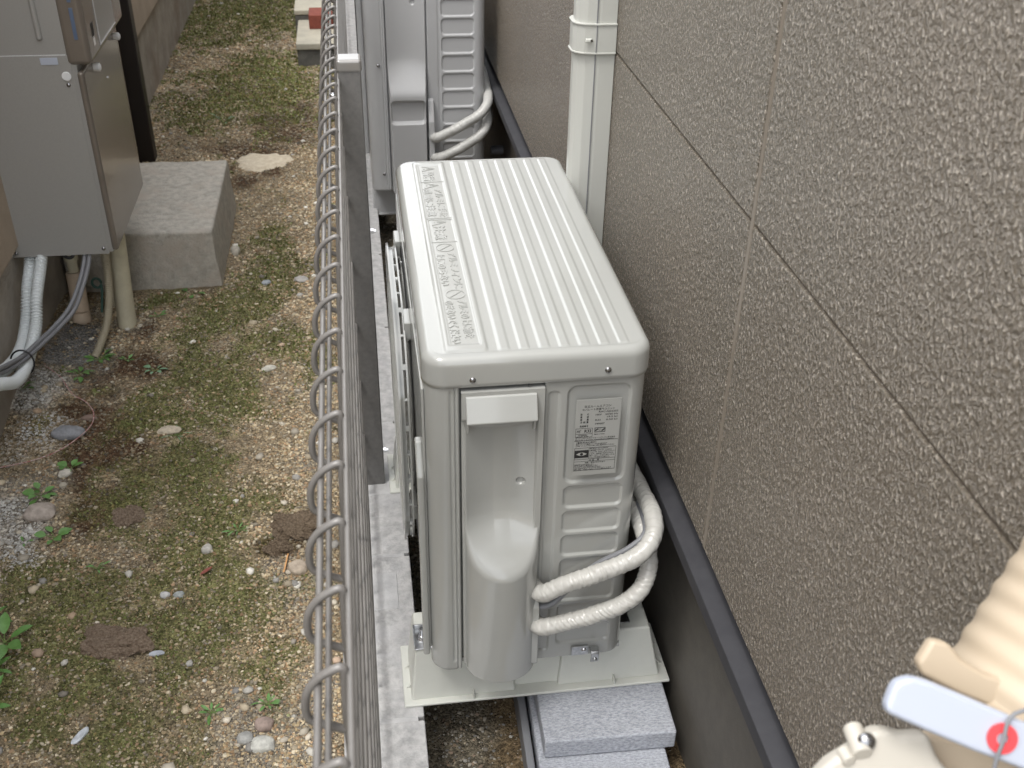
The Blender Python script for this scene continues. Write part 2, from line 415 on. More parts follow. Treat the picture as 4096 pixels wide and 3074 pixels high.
def ground_col(x, y):
    mo = moss_f(x, y)[:, None]; br = brown_f(x, y)[:, None]; gr = grav_f(x, y)[:, None]
    n = fbm(x * 6 + 70, y * 6)[:, None]
    c = np.array([.27, .215, .140]) * (.8 + .5 * n)
    c = c * (1 - br) + np.array([.105, .062, .035]) * br
    c = c * (1 - gr * .75) + np.array([.29, .27, .235]) * gr * .75
    g = np.array([.165, .165, .065]) * (.8 + .6 * fbm(x * 30, y * 30)[:, None])
    c = c * (1 - mo * .85) + g * mo * .85
    # bright far patch of grass green
    cem = cem_f(x, y)[:, None]
    c = c * (1 - cem) + np.array([.23, .225, .215]) * (.8 + .4 * fbm(x * 40, y * 40)[:, None]) * cem
    return c * .92
xs = np.linspace(-.915, -.12, 170); ys = axis_pts(-.45, 9., .005, 1.0045)
X, Y = np.meshgrid(xs, ys)
Vg = np.stack([X.ravel(), Y.ravel(), hgt(X.ravel(), Y.ravel())], 1)
nx = len(xs); i = np.arange(len(ys) - 1)[:, None] * nx; j = np.arange(nx - 1)[None, :]
Fg = np.stack([i + j, i + j + 1, i + nx + j + 1, i + nx + j], -1).reshape(-1, 4)
g = from_arrays('soil_path', Vg, Fg, M_SOIL, cols=ground_col(X.ravel(), Y.ravel()))
tag(g, kind='structure')
# big ground to the horizon, a little lower
M_FAR = bpy.data.materials.new('far_soil'); M_FAR.use_nodes = True; soil_nodes(M_FAR, False, (.19, .155, .10))
g2 = MB(); g2.box((-200, -200, -.60), (200, 200, -.27)); g2 = g2.build('ground', M_FAR); tag(g2, kind='structure')
# strip of soil under the units
M_STRIP = bpy.data.materials.new('strip_soil'); M_STRIP.use_nodes = True; soil_nodes(M_STRIP, True)
xs = np.linspace(-.02, .40, 90); ys = axis_pts(-.45, 9., .005, 1.006)
X, Y = np.meshgrid(xs, ys); x_, y_ = X.ravel(), Y.ravel()
h2 = -.213 + (fbm(x_ * 12, y_ * 12) - .5) * .02 + .02 * sstep(.08, .17, x_) * np.exp(-((y_ + .05) / .2) ** 2) + (fbm(x_ * 60, y_ * 60) - .5) * .006
nx = len(xs); i = np.arange(len(ys) - 1)[:, None] * nx; j = np.arange(nx - 1)[None, :]
F2 = np.stack([i + j, i + j + 1, i + nx + j + 1, i + nx + j], -1).reshape(-1, 4)
mud = sstep(.07, .12, x_ + (fbm(x_ * 20, y_ * 20) - .5) * .05)[:, None]
cc = np.array([.15, .13, .095]) * (1 - mud) + np.array([.145, .105, .06]) * mud
s2 = from_arrays('soil_strip', np.stack([x_, y_, h2], 1), F2, M_STRIP, cols=cc); tag(s2, kind='structure')
def hstrip(x, y): return -.213 + (fbm(x * 12, y * 12) - .5) * .02 + .02 * sstep(.08, .17, x) * np.exp(-((y + .05) / .2) ** 2) + (fbm(x * 60, y * 60) - .5) * .006

# pebbles: many tiny low stones in one mesh
def ico():
    t = bmesh.new(); bmesh.ops.create_icosphere(t, subdivisions=1, radius=1)
    V = np.array([v.co[:] for v in t.verts]); F = np.array([[v.index for v in f.verts] for f in t.faces]); t.free(); return V, F
IV, IF = ico()
M_GRAV = mat('gravel_stone', (.3, .28, .24), .85, attr='Col', bump=.3, bscale=500, bdist=.001)
def pebbles(name, x, y, z, r, flat, cols, label, smooth=False):
    n = len(x)
    s = np.stack([r * RNG.uniform(.8, 1.35, n), r * RNG.uniform(.75, 1.1, n), r * flat * RNG.uniform(.8, 1.2, n)], 1)
    a = RNG.uniform(0, 2 * PI, n); ca, sa = np.cos(a), np.sin(a)
    V = IV[None] * (1 + RNG.uniform(-.22, .22, (n, len(IV), 1))) * s[:, None, :]
    Vx = V[..., 0] * ca[:, None] - V[..., 1] * sa[:, None]; Vy = V[..., 0] * sa[:, None] + V[..., 1] * ca[:, None]
    V = np.stack([Vx + x[:, None], Vy + y[:, None], V[..., 2] + z[:, None]], -1).reshape(-1, 3)
    F = (IF[None] + (np.arange(n) * len(IV))[:, None, None]).reshape(-1, 3)
    o = from_arrays(name, V, F, M_GRAV, smooth=smooth, cols=np.repeat(cols, len(IV), 0))
    return tag(o, label, 'gravel', kind='stuff')
def stone_cols(n, light=.5):
    pal = np.array([[.42, .38, .31], [.34, .29, .21], [.26, .25, .23], [.5, .48, .43], [.30, .22, .15], [.20, .18, .15], [.40, .30, .22]])
    p = np.array([.22, .24, .14, .10 * (1 + light), .14, .12, .06]); p /= p.sum()
    return pal[RNG.choice(len(pal), n, p=p)] * RNG.uniform(.8, 1.6, (n, 1))
def in_pad(x, y): return (x < -.46) & (y > 1.66) & (y < 2.26)
N = 330000
y = -.42 + (6.2) * RNG.random(N) ** 1.75; x = RNG.uniform(-.90, -.135, N)
keep = ~in_pad(x, y) & (RNG.random(N) > .85 * cem_f(x, y)) & (RNG.random(N) < (.52 + .5 * grav_f(x, y) - .30 * moss_f(x, y) - .15 * brown_f(x, y) + .45 * np.exp(-((x + .19) / .08) ** 2)) * (.35 + fbm(x * 14, y * 14)))
x, y = x[keep], y[keep]; n = len(x)
r = (.0011 + .0026 * RNG.random(n) ** 3.2) * (1 + .25 * np.clip(y, 0, 4))
c = stone_cols(n) * np.array([.92, .84, .69]) * (.62 + .75 * fbm(x * 7 + 9, y * 7)[:, None]) * (1 - .15 * moss_f(x, y)[:, None]) * (1 - .45 * brown_f(x, y)[:, None])
wg = np.clip(field([(-.83, .72, .07), (-.80, 1.0, .06), (-.84, 1.15, .06), (-.78, .62, .06)], x, y) * 1.6 - .3, 0, 1)[:, None]
c = c * (1 - wg) + np.array([.50, .49, .46]) * RNG.uniform(.6, 1.3, (n, 1)) * wg
g3 = pebbles('gravel', x, y, hgt(x, y) + r * .25, r, .62, c, 'fine mixed gravel scattered over the soil path left of the fence')
# larger pebbles
N = 3000
y = -.4 + 5.5 * RNG.random(N) ** 1.5; x = RNG.uniform(-.88, -.14, N)
keep = ~in_pad(x, y) & (RNG.random(N) < .10 + .5 * grav_f(x, y) + .5 * np.exp(-((x + .20) / .07) ** 2))
x, y = x[keep], y[keep]; n = len(x); r = .004 + .0075 * RNG.random(n) ** 2.2
pebbles('pebbles', x, y, hgt(x, y) + r * .2, r, .55, stone_cols(n, 2.) * 1.08, 'larger rounded pebbles strewn thickest along the fence foot', True)
# strip gravel
N = 26000
y = -.43 + 3.2 * RNG.random(N) ** 2.; x = RNG.uniform(-.012, .37, N)
keep = RNG.random(N) < .75 - .6 * sstep(.07, .12, x)
x, y = x[keep], y[keep]; n = len(x); r = .0012 + .0026 * RNG.random(n) ** 2.5
pebbles('strip_gravel', x, y, hstrip(x, y) + r * .2, r, .65, stone_cols(n) * .62, 'damp dark grit on the soil strip between kerb and house foundation')
# moss tufts
def tufts(name, x, y, z, hgt_, wid, cols, label, cat):
    n = len(x); a = RNG.uniform(0, 2 * PI, n); lean = RNG.uniform(-.6, .6, (n, 2)) * hgt_[:, None]
    dx, dy = np.cos(a) * wid, np.sin(a) * wid
    A = np.stack([x - dx, y - dy, z], 1); B = np.stack([x + dx, y + dy, z], 1)
    C = np.stack([x + lean[:, 0] + dx * .5, y + lean[:, 1] + dy * .5, z + hgt_], 1); D = np.stack([x + lean[:, 0] - dx * .5, y + lean[:, 1] - dy * .5, z + hgt_ * .9], 1)
    V = np.stack([A, B, C, D], 1).reshape(-1, 3); F = np.arange(4 * n).reshape(-1, 4)
    o = from_arrays(name, V, F, M_MOSS, smooth=False, cols=np.repeat(cols, 4, 0)); return tag(o, label, cat, kind='stuff')
M_MOSS = mat('moss', (.12, .16, .05), .8, attr='Col')
N = 220000
y = -.42 + 6.4 * RNG.random(N) ** 1.7; x = RNG.uniform(-.9, -.14, N)
mf = moss_f(x, y); keep = ~in_pad(x, y) & (RNG.random(N) < mf * .9 * fbm(x * 40, y * 40) * 1.6)
x, y = x[keep], y[keep]; n = len(x)
cm = np.array([[.115, .135, .04], [.16, .18, .06], [.24, .25, .12], [.10, .10, .035], [.18, .15, .06]])[RNG.integers(0, 5, n)] * RNG.uniform(.9, 1.8, (n, 1))
cm = cm * (1 + .35 * np.exp(-(((x + .42) / .25) ** 2 + ((y - 3.6) / .5) ** 2)))[:, None]
hh = RNG.uniform(.0012, .004, n) * (1 + .35 * np.clip(y, 0, 4))
tufts('moss', x, y, hgt(x, y) + .0003, hh, hh * RNG.uniform(.35, .8, n), cm, 'patchy yellow green moss creeping over the soil path', 'moss')

# pale lime patch on the path
th = np.linspace(0, 2 * PI, 60, endpoint=False)
rr = 1 + .10 * np.sin(3 * th + 1) + .06 * np.sin(7 * th) + .05 * np.sin(12 * th + 2)
V = [(-.402, 2.635, float(hgt(np.array([-.402]), np.array([2.635]))[0]) + .012)]
for ring, dz in ((.6, .011), (.85, .008), (1., -.006)):
    for k in range(60):
        px_, py_ = -.402 + .102 * rr[k] * ring * math.cos(th[k]), 2.635 + .092 * rr[k] * ring * math.sin(th[k])
        V.append((px_, py_, float(hgt(np.array([px_]), np.array([py_]))[0]) + dz))
F = [(0, 1 + k, 1 + (k + 1) % 60) for k in range(60)]
for q in range(2):
    for k in range(60): a = 1 + q * 60; F.append((a + k, a + 60 + k, a + 60 + (k + 1) % 60, a + (k + 1) % 60))
tag(from_arrays('pale_patch', V, F, M_DISC), kind='structure')

# ============================================================ KERB
k = empty('concrete_kerb', (-.075, 0, GZ), 'long low grey concrete block kerb carrying the mesh fence beside the outdoor units', 'kerb')
edges = [-1.2, -.83, -.41, .0, .37, .79, 1.2, 1.61, 2.02, 2.43, 2.84, 3.25, 3.66, 4.07, 4.48, 4.89, 5.3, 5.71, 6.12]
for a, b in zip(edges[:-1], edges[1:]):
    m_ = MB(); m_.box((-.135, a + .0035, -.30), (-.0145, b - .0035, -.1), .0025)
    m_.build('block', M_KERB, k)
m_ = MB()
for a in edges[1:-1]: m_.box((-.1335, a - .0055, -.3), (-.024, a + .0055, -.1012))
m_.build('mortar_joint', M_MORTAR, k)
# mortar fills under the post and in the core hole
m_ = MB(); m_.box((-.105, .545, -.104), (-.022, .645, -.0985), .0015); m_.box((-.112, .235, -.104), (-.040, .325, -.0988), .0015); m_.box((-.112, -.30, -.104), (-.035, -.19, -.0988), .0015)
m_.build('mortar_patch', M_MORTAR, k)

# ============================================================ MESH FENCE
f = empty('mesh_fence', (-.087, 0, -.1), 'bronze welded wire mesh fence with looped top and square post on the kerb', 'fence')
PX = -.0885
loop = np.array([(PX, -.075), (PX, .30), (PX, .610), (PX - .0005, .655), (PX + .0004, .688), (PX - .0004, .6985), (PX - .0095, .6955), (PX - .0175, .6890), (PX - .0232, .6790), (PX - .0252, .6670), (PX - .0240, .6560), (PX - .0180, .6510), (PX - .0080, .6455), (PX + .001, .6415)])
V = []; F = []
y0 = -.421 - .069 * 12; k_ = 0; yy = y0
while yy < 6.1:
    P = np.array([(a, yy, b) for a, b in loop])
    P1 = smooth_path(P[3:], 4); P1 = np.vstack([P[:3], P1])
    t_ = np.arange(len(P1))
    v, fc = tube_arrays(P1, t_, .0029, 8, True, len(V) and sum(len(q) for q in V))
    V.append(v); F += fc; yy += .069
V = np.vstack(V)
from_arrays('vertical_wires', V - np.array([-.087, 0, -.1]), F, M_FENCE, f)
def rail(x, z, r, nm='rail'):
    m_ = MB(); m_.cyl((x, -1.25, z), (x, 6.1, z), r, n=12); m_.build(nm, M_FENCE, f)
rail(PX + .0042, .6935, .0025); rail(PX - .0160, .6842, .0026); rail(PX - .0118, .6560, .0023); rail(PX + .0042, .6400, .0024)
for z in (.585, .50, .38, .26, .14, .02, -.06): rail(PX + .0046, z, .0026)
pst = MB(); pst.box((-.0845, .577, -.13), (-.0490, .613, .715), .003, 3); pst = pst.build('post', M_POST, f)
c_ = MB(); c_.box((-.0862, .575, .7055), (-.0473, .615, .7255), .005, 4); c_.build('cap', M_CAP, pst)
b_ = MB(); b_.cyl((-.0490, .595, .43), (-.0435, .595, .43), .0055, n=6); b_.cyl((-.0435, .595, .43), (-.0395, .595, .43), .0035, n=10); b_.build('bolt', M_CHROME, pst)
b_ = MB(); b_.cyl((-.0490, .595, -.03), (-.0435, .595, -.03), .0055, n=6); b_.cyl((-.0435, .595, -.03), (-.0395, .595, -.03), .0035, n=10); b_.build('bolt', M_CHROME, pst)
b_ = MB(); b_.box((-.1000, .585, .640), (-.0815, .605, .665), .002); b_.cyl((-.104, .595, .652), (-.098, .595, .652), .006, n=6); b_.dome((-.0945, .595, .6655), (0, 0, 1), .006, .004); b_.build('mesh_clip', M_CHROME, f)

# ============================================================ HOUSE WALL (right)
hw = empty('house_wall', (.343, 0, GZ), 'house wall of rough grey brown stucco siding over a smooth dark foundation', 'wall')
WX = .343
ycuts = [-2.2, -.103, 2.93, 5.96, 9.0]; zc = .2885
rows = []
while zc < 2.4: rows.append((zc, zc + .4478)); zc += .4505
for z0, z1 in rows:
    for ya, yb in zip(ycuts[:-1], ycuts[1:]):
        m_ = MB(); m_.box((WX, ya + .0045, z0), (WX + .016, yb - .0045, z1), .0028, 2); m_.build('siding_panel', M_STUC, hw)
m_ = MB(); m_.box((WX + .015, -2.2, .30), (WX + .2, 9, 2.50)); m_.build('wall_core', M_CAULK, hw)
m_ = MB()
for yc in ycuts[1:-1]: m_.box((WX + .0006, yc - .0046, .2885), (WX + .014, yc + .0046, 2.52), .001)
m_.build('caulk_joint', M_CAULK, hw)
m_ = MB()
for z0, z1 in rows: m_.box((WX + .0030, -2.19, z1 - .001), (WX + .0145, 8.99, z1 + .0037))
m_.build('lap_joint', mat('lap_brown', (.13, .105, .08), .5), hw)
m_ = MB(); m_.box((.382, -2.2, -.6), (.54, 9, .262)); m_.build('foundation', M_FOUND, hw)
m_ = MB(); m_.prism([(.379, .264), (.350, .2625), (.3305, .2575), (.3290, .2560), (.3290, .236), (.3315, .236), (.3318, .252), (.379, .256)], 'y', -2.2, 9, .0008, 1); m_.build('drip_trim', M_TRIM, hw)

# pipe duct cover on the wall
d = empty('pipe_duct', (.343, .57, .12), 'tall cream plastic pipe duct cover running up the stucco wall behind the nearer unit', 'pipe duct')
prof = [(.3425, .538), (.318, .5385), (.297, .5425), (.286, .550), (.281, .560), (.281, .575), (.286, .586), (.297, .593), (.3425, .596)]
def duct(z0, z1, o=0., nm='cover'):
    cx, cy = .343, .567
    pr = [(min(.3425, a + (-o if a < .34 else 0)), b + (o if b > cy else -o)) for a, b in prof]
    m_ = MB(); m_.prism(pr, 'z', z0, z1, .0008, 1); return m_.build(nm, M_DUCT, d)
duct(.115, .742, 0); duct(.7775, 2.5, 0)
duct(.738, .7815, .0035, 'coupling')
for zz in (.738, .7815):
    m_ = MB(); o = .0052
    pr = [(min(.3425, a + (-o if a < .34 else 0)), b + (o if b > .567 else -o)) for a, b in prof]
    m_.prism(pr, 'z', zz - .0012, zz + .0012, .0004, 1); m_.build('coupling_rim', M_DUCT, d)
m_ = MB(); m_.box((.3105, .5372, .115), (.3118, .5388, .738)); m_.box((.3105, .5372, .7815), (.3118, .5388, 2.5)); m_.box((.3105, .5338, .7395), (.3116, .5352, .780)); m_.build('seam', M_CABLE, d)
m_ = MB(); m_.box((.2935, .5385 - .0065, .7555), (.3045, .5385 - .0030, .7615), .0015); sl_ = m_.build('slot', M_STAND, d)
m_ = MB(); m_.cyl((.3028, .5325, .7585), (.3028, .5312, .7585), .0022, n=12); m_.build('screw', M_SCREW, sl_)

# ============================================================ OUTDOOR UNITS
def make_unit(loc, L, H, D, paint, plastic, label, hface_r, cover_h, cover_zr, cover_x, panel_x, z_off=0., mirror_text=True, R=.028, zbot=-.002, ncov=1, lid=True):
    """unit with its near face on y = loc.y; front (fan) towards -x"""
    ox, oy, oz = loc
    u = empty('outdoor_unit', loc, label, 'air conditioner')
    ZL = H - .042                       # lid bottom
    def perim(ux):
        ux = np.asarray(ux, float)
        P = np.zeros((len(ux), 2)); Nn = np.zeros((len(ux), 2))
        for k in range(len(ux)):
            s = ux[k]
            if R <= s <= D - R: P[k] = (s, 0); Nn[k] = (0, -1)
            elif s < R:
                a = (R - s) / R
                if a < PI / 2: P[k] = (R - R * math.sin(a), R - R * math.cos(a)); Nn[k] = (-math.sin(a), -math.cos(a))
                else: P[k] = (0, R + (a - PI / 2) * R); Nn[k] = (-1, 0)
            else:
                a = (s - (D - R)) / R
                if a < PI / 2: P[k] = (D - R + R * math.sin(a), R - R * math.cos(a)); Nn[k] = (math.sin(a), -math.cos(a))
                else: P[k] = (D, R + (a - PI / 2) * R); Nn[k] = (1, 0)
        return P, Nn
    def sheet(name, us, zs, h, m, flip=False):
        P, Nn = perim(us)
        U, Zz = np.meshgrid(us, zs)
        Hh = h(U, Zz)
        x = P[None, :, 0] + Nn[None, :, 0] * Hh; yv = P[None, :, 1] + Nn[None, :, 1] * Hh
        V = np.stack([x, yv, Zz + 0 * x], -1).reshape(-1, 3)
        # fold the border inwards so the panel has thickness
        nx = len(us); i = np.arange(len(zs) - 1)[:, None] * nx; j = np.arange(nx - 1)[None, :]
        Fq = np.stack([i + j, i + j + 1, i + nx + j + 1, i + nx + j], -1).reshape(-1, 4)
        return from_arrays(name, V, Fq, m, u)
    ds = .0012
    # front panel: wraps the near left corner
    px = panel_x[0]
    us = np.concatenate([[-(L - R - .001) + R - R * PI / 2 + .0 - 0 * L], np.linspace(R - R * PI / 2 - .02, px, 90)])
    us = np.concatenate([[R - R * PI / 2 - (L - 2 * R)], np.linspace(R - R * PI / 2 - .03, px, 90)])
    zs = np.linspace(zbot, ZL + .004, 230)
    def hf(x, z):
        h = 0 * x
        h = h + frame(x, z, px - .0125, px - .0085, zbot + .018, ZL - .006, .002, -.0014, .002)
        h = h + frame(x, z, px - .0062, px - .0042, zbot - .1, ZL + .1, .001, -.0022, .0016)
        h = h - .003 * sstep(px - .0015, px, x) - .002 * sstep(zbot + .003, zbot, z)
        return h
    sheet('front_panel', us, zs, hf, paint)
    # rear side panel: right part of the near face and round the corner
    x1 = panel_x[1]
    endu = D - R + R * PI / 2 + (L - 2 * R)
    us = np.concatenate([np.linspace(x1, D - R + R * PI / 2 + .01, int((D - x1 + .03) / ds)), [endu]])
    zs = np.linspace(0, ZL + .004, int(H / ds / 1.15))
    def hr(x, z):
        return -.002 + hface_r(x, z) - .002 * sstep(.002, 0, z) - .002 * sstep(x1 + .0015, x1, x)
    sheet('side_panel', us, zs, hr, paint)
    # back and far walls, base pan
    m_ = MB()
    m_.box((ox + .004, oy + L - .012, oz + .001), (ox + D - .004, oy + L, oz + ZL + .003), .004, 2)
    m_.box((ox + .004, oy + .012, oz + .0005), (ox + D - .004, oy + L - .004, oz + .008))
    m_.build('base_pan', paint, u)
    m_ = MB(); m_.box((ox + .012, oy + .030, oz + .009), (ox + D - .012, oy + L - .015, oz + ZL)); m_.build('core', M_ACDARK, u)
    # cover frame strip between panels
    m_ = MB(); m_.box((ox + px - .004, oy + .0165, oz + .002), (ox + x1 + .004, oy + .022, oz + ZL + .002)); m_.build('inner_plate', paint, u)
    # valve cover
    c0, c1 = cover_x; z0, z1 = cover_zr
    xs_ = np.linspace(c0, c1, int((c1 - c0) / .001)); zs_ = np.linspace(z0, z1, int((z1 - z0) / .00125))
    XX, ZZ = np.meshgrid(xs_, zs_)
    Hh = cover_h(XX, ZZ)
    # bottom follows the bulge
    V = np.stack([XX, -.0015 - Hh, ZZ], -1).reshape(-1, 3)
    nx = len(xs_); i = np.arange(len(zs_) - 1)[:, None] * nx; j = np.arange(nx - 1)[None, :]
    Fq = [tuple(q) for q in np.stack([i + j, i + j + 1, i + nx + j + 1, i + nx + j], -1).reshape(-1, 4)]
    # side, bottom and top returns
    def ret(idx, flip):
        base = len(Vl)
        for q in idx: Vl.append((Vl[q][0], .016, Vl[q][2]))
        for a in range(len(idx) - 1):
            qd = (idx[a], idx[a + 1], base + a + 1, base + a); Fq.append(qd if not flip else qd[::-1])
    Vl = [tuple(v) for v in V]
    ret(list(range(nx)), True); ret(list(range((len(zs_) - 1) * nx, len(zs_) * nx)), False)
    ret([r_ * nx for r_ in range(len(zs_))], False); ret([r_ * nx + nx - 1 for r_ in range(len(zs_))], True)
    cov = from_arrays('valve_cover', np.array(Vl), Fq, plastic, u)
    try: cov.data.set_sharp_from_angle(angle=math.radians(50))
    except Exception: pass
    # lid
    if lid:
        e = .0015; cx, cy = D / 2, L / 2 + .001; hx, hy = D / 2 + e, L / 2 + .003; RR = .030; ri = .0125
        def loopc(inset):
            r_ = RR - inset; pts = []
            for (sx, sy, a0) in ((1, -1, -PI / 2), (1, 1, 0), (-1, 1, PI / 2), (-1, -1, PI)):
                for q in range(13):
                    a = a0 + q / 12 * PI / 2
                    pts.append((cx + sx * (hx - RR) + r_ * math.cos(a), cy + sy * (hy - RR) + r_ * math.sin(a)))
            return pts
        profl = [(.0020, ZL - .0003), (0, ZL + .0008), (0, ZL + .006), (.0004, H - ri - .004)]
        for q in range(8):
            a = q / 7 * PI / 2; profl.append((.0006 + ri * (1 - math.cos(a)), H - ri + ri * math.sin(a)))
        profl.append((ri + .003, H - .0002)); profl.append((ri + .004, H - .0006))
        V = []; Fl = []; npt = 52
        for ins, z in profl:
            for p in loopc(ins): V.append((p[0], p[1], z))
        for a in range(len(profl) - 1):
            for q in range(npt): Fl.append((a * npt + q, a * npt + (q + 1) % npt, (a + 1) * npt + (q + 1) % npt, (a + 1) * npt + q))
        # top face grid snapped to the fillet's inner loop
        cs = .0016 if ncov else .004
        ins = ri + .0006; bx, by, br = hx - ins, hy - ins, RR - ins
        gx = np.arange(cx - bx - cs, cx + bx + 2 * cs, cs); gy = np.arange(cy - by - cs, cy + by + 2 * cs, cs * 1.6)
        GX, GY = np.meshgrid(gx, gy)
        sd_ = rbox(GX, GY, cx, cy, bx, by, br)
        ok = sd_ <= cs * 1.3
        e_ = 1e-4
        gxx = (rbox(GX + e_, GY, cx, cy, bx, by, br) - rbox(GX - e_, GY, cx, cy, bx, by, br)) / (2 * e_); gyy = (rbox(GX, GY + e_, cx, cy, bx, by, br) - rbox(GX, GY - e_, cx, cy, bx, by, br)) / (2 * e_)
        sn = np.where(sd_ > 0, sd_, 0)
        XX = GX - gxx * sn; YY = GY - gyy * sn
        rel = 0 * XX
        xr = .0945
        while xr < D - .035:
            rel = rel + frame(XX, YY, xr, xr + .0118, .0105, L - .014, .0055, .0010, .0017); xr += .02485
        rel = rel + frame(XX, YY, .0285, .0800, .0105, L - .014, .008, .0018, .003)
        rel = rel + frame(XX, YY, .0355, .0735, .028, L - .030, .001, -.0009, .0012)
        crown = .0016 * (1 - ((XX - cx) / hx) ** 2) * sstep(0, -.03, sd_)
        V2 = np.stack([XX, YY, H + .0002 + rel * sstep(0, -.003, sd_) + crown * 0], -1).reshape(-1, 3)
        b0 = len(V); V += [tuple(v) for v in V2]
        nx2 = len(gx)
        for a in range(len(gy) - 1):
            for q in range(nx2 - 1):
                if ok[a, q] and ok[a, q + 1] and ok[a + 1, q] and ok[a + 1, q + 1]:
                    i0 = b0 + a * nx2 + q; Fl.append((i0, i0 + 1, i0 + nx2 + 1, i0 + nx2))
        lo = from_arrays('lid', np.array(V), Fl, paint, u)
    return u

# ---- unit A relief functions
def hA(x, z):
    h = 0 * x
    h = h + frame(x, z, .1555, .1695, .018, .472, .006, -.0022, .003)
    h = h + frame(x, z, .1805, .2605, .3265, .4775, .012, -.0030, .0036)
    for k_ in range(7):
        zt = .3195 - k_ * .0425
        h = h + frame(x, z, .1815, .2600, zt - .0350, zt, .008, -.0030, .0036)
    return h
def coverA(x, z):
    c = .0990; w_ = .0500
    t = np.clip(1 - ((x - c) / w_) ** 2, 0, 1)
    bul = .041 * t ** .52
    # crest of the bulge is scooped off
    zc_ = .212 + .020 * (1 - t)
    sc = .046 * np.clip((.286 - z) / .083, 0, 3) ** 2.0
    k_ = .011; dlt = np.clip(.5 + .5 * (sc - bul) / k_, 0, 1)
    bul = sc * (1 - dlt) + bul * dlt - k_ * dlt * (1 - dlt)
    S_ = 1
    rec = -.0105 * np.clip(t * 1.05, 0, 1) * sstep(.225, .31, z) * sstep(.4385, .418 + .012 * (1 - t), z)
    hh = bul * S_ + rec
    # surrounding rim
    rim = sstep(.0455, .0435, x) + sstep(.1405, .1425, x)
    hh = np.where(rim > .02, np.maximum(hh, np.where(z > .20, .0035, .0005) * np.clip(rim, 0, 1)), hh)
    hh = np.where(z > .4385, np.maximum(hh, .0035 * sstep(.4385, .443, z)), hh)
    # dimple
    dd = np.hypot(x - .1235, z - .332)
    hh = hh - .0035 * sstep(.0062, .0048, dd)
    # lower edge tucks in
    return hh
A = make_unit((0, 0, 0), .658, .530, .285, M_AC, M_ACPL, 'nearer beige outdoor unit with ribbed embossed lid and a white label on its side', hA, coverA, (.0085, .4825), (.0455, .1495), (.0435, .1505), zbot=-.004)
# cover's lower flange right beside the bulge
m_ = MB(); m_.prism([(.0015, .016), (-.020, .016), (-.0225, .020), (-.0225, .128), (-.006, .160), (.0015, .164)], 'x', .1365, .1505, .0015, 2); m_.build('pipe_outlet', M_ACPL, A)
# handle hood
m_ = MB()
m_.prism([(-.0035, .4775), (-.0075, .4765), (-.0200, .4455), (-.0190, .4435), (-.006, .4445), (-.0035, .447)], 'x', .0505, .1395, .0014, 2)
m_.prism([(-.0035, .446), (-.0150, .4440), (-.0085, .4235), (-.0035, .4215)], 'x', .0515, .0545, .0008, 1)
m_.prism([(-.0035, .446), (-.0150, .4440), (-.0085, .4235), (-.0035, .4215)], 'x', .1350, .1385, .0008, 1)
m_.build('hood', M_ACPL, A)
def screws(parent, pts, r=.0042, m=M_SCREW, nrm=(0, -1, 0)):
    for p in pts:
        s = MB(); s.dome(p, nrm, r, r * .55); 
        p_ = Vector(p) + Vector(nrm) * r * .5
        s.build('screw', m, parent)
screws(A, [(.060, -.0020, .4985), (.228, -.0020, .5015)])
m_ = MB(); m_.box((.1288, -.0034, .4855), (.1294, -.0010, .4895)); m_.build('lid_notch', M_ACDARK, A)
# earth clip low on the side
m_ = MB(); m_.box((.2045, -.0030, .006), (.2300, -.0012, .0235), .0006); cl = m_.build('earth_clip', M_ZINC, A)
m_ = MB(); m_.dome((.2235, -.003, .0165), (0, -1, 0), .0038, .0025); m_.build('screw', M_CHROME, cl)
m_ = MB(); m_.prism([(-.002, .0215), (-.013, .0215), (-.015, .0185), (-.015, .004), (-.0115, -.002), (-.009, -.001), (-.012, .006), (-.012, .0175), (-.002, .0175)], 'x', .2320, .2440, .0008, 1); m_.dome((.238, -.0152, .0075), (0, -1, 0), .0035, .0025); m_.build('clamp', M_ZINC, cl)
# front bezel, fan opening and air guard on the fan side
m_ = MB()
m_.prism([(.018, .030), (.640, .030), (.640, .478), (.018, .478)], 'x', -.0025, .001, .001, 2); m_.build('front_bezel', M_AC, A)
m_ = MB(); m_.cyl((-.0034, .415, .258), (-.0027, .415, .258), .205, n=64); m_.build('fan_opening', M_ACDARK, A)
m_ = MB()
for rr_ in (.04, .065, .09, .115, .14, .165, .19):
    t = bmesh.new(); n_ = 56
    for q in range(n_):
        pass
    t.free()
    P = np.array([(-.0055, .415 + rr_ * math.cos(a), .258 + rr_ * math.sin(a)) for a in np.linspace(0, 2 * PI, 57)])
    Vv, Ff = tube_arrays(P, np.arange(57), .0014, 6, False)
    me = bpy.data.meshes.new('t'); me.from_pydata([tuple(map(float, v)) for v in Vv], [], [tuple(int(i) for i in q) for q in Ff]); m_.bm.from_mesh(me); bpy.data.meshes.remove(me)
for q in range(8):
    a = q * PI / 4; m_.cyl((-.0055, .415 + .03 * math.cos(a), .258 + .03 * math.sin(a)), (-.0055, .415 + .20 * math.cos(a), .258 + .20 * math.sin(a)), .0016, n=6)
m_.build('fan_grille', M_ACPL, A)
# curved front rib near the corner
m_ = MB(); m_.prism([(.012, .02), (.020, .02), (.024, .05), (.024, .335), (.050, .372), (.050, .385), (.038, .385), (.012, .345)], 'x', -.0115, -.0020, .0025, 2); m_.build('bezel_rib', M_AC, A)

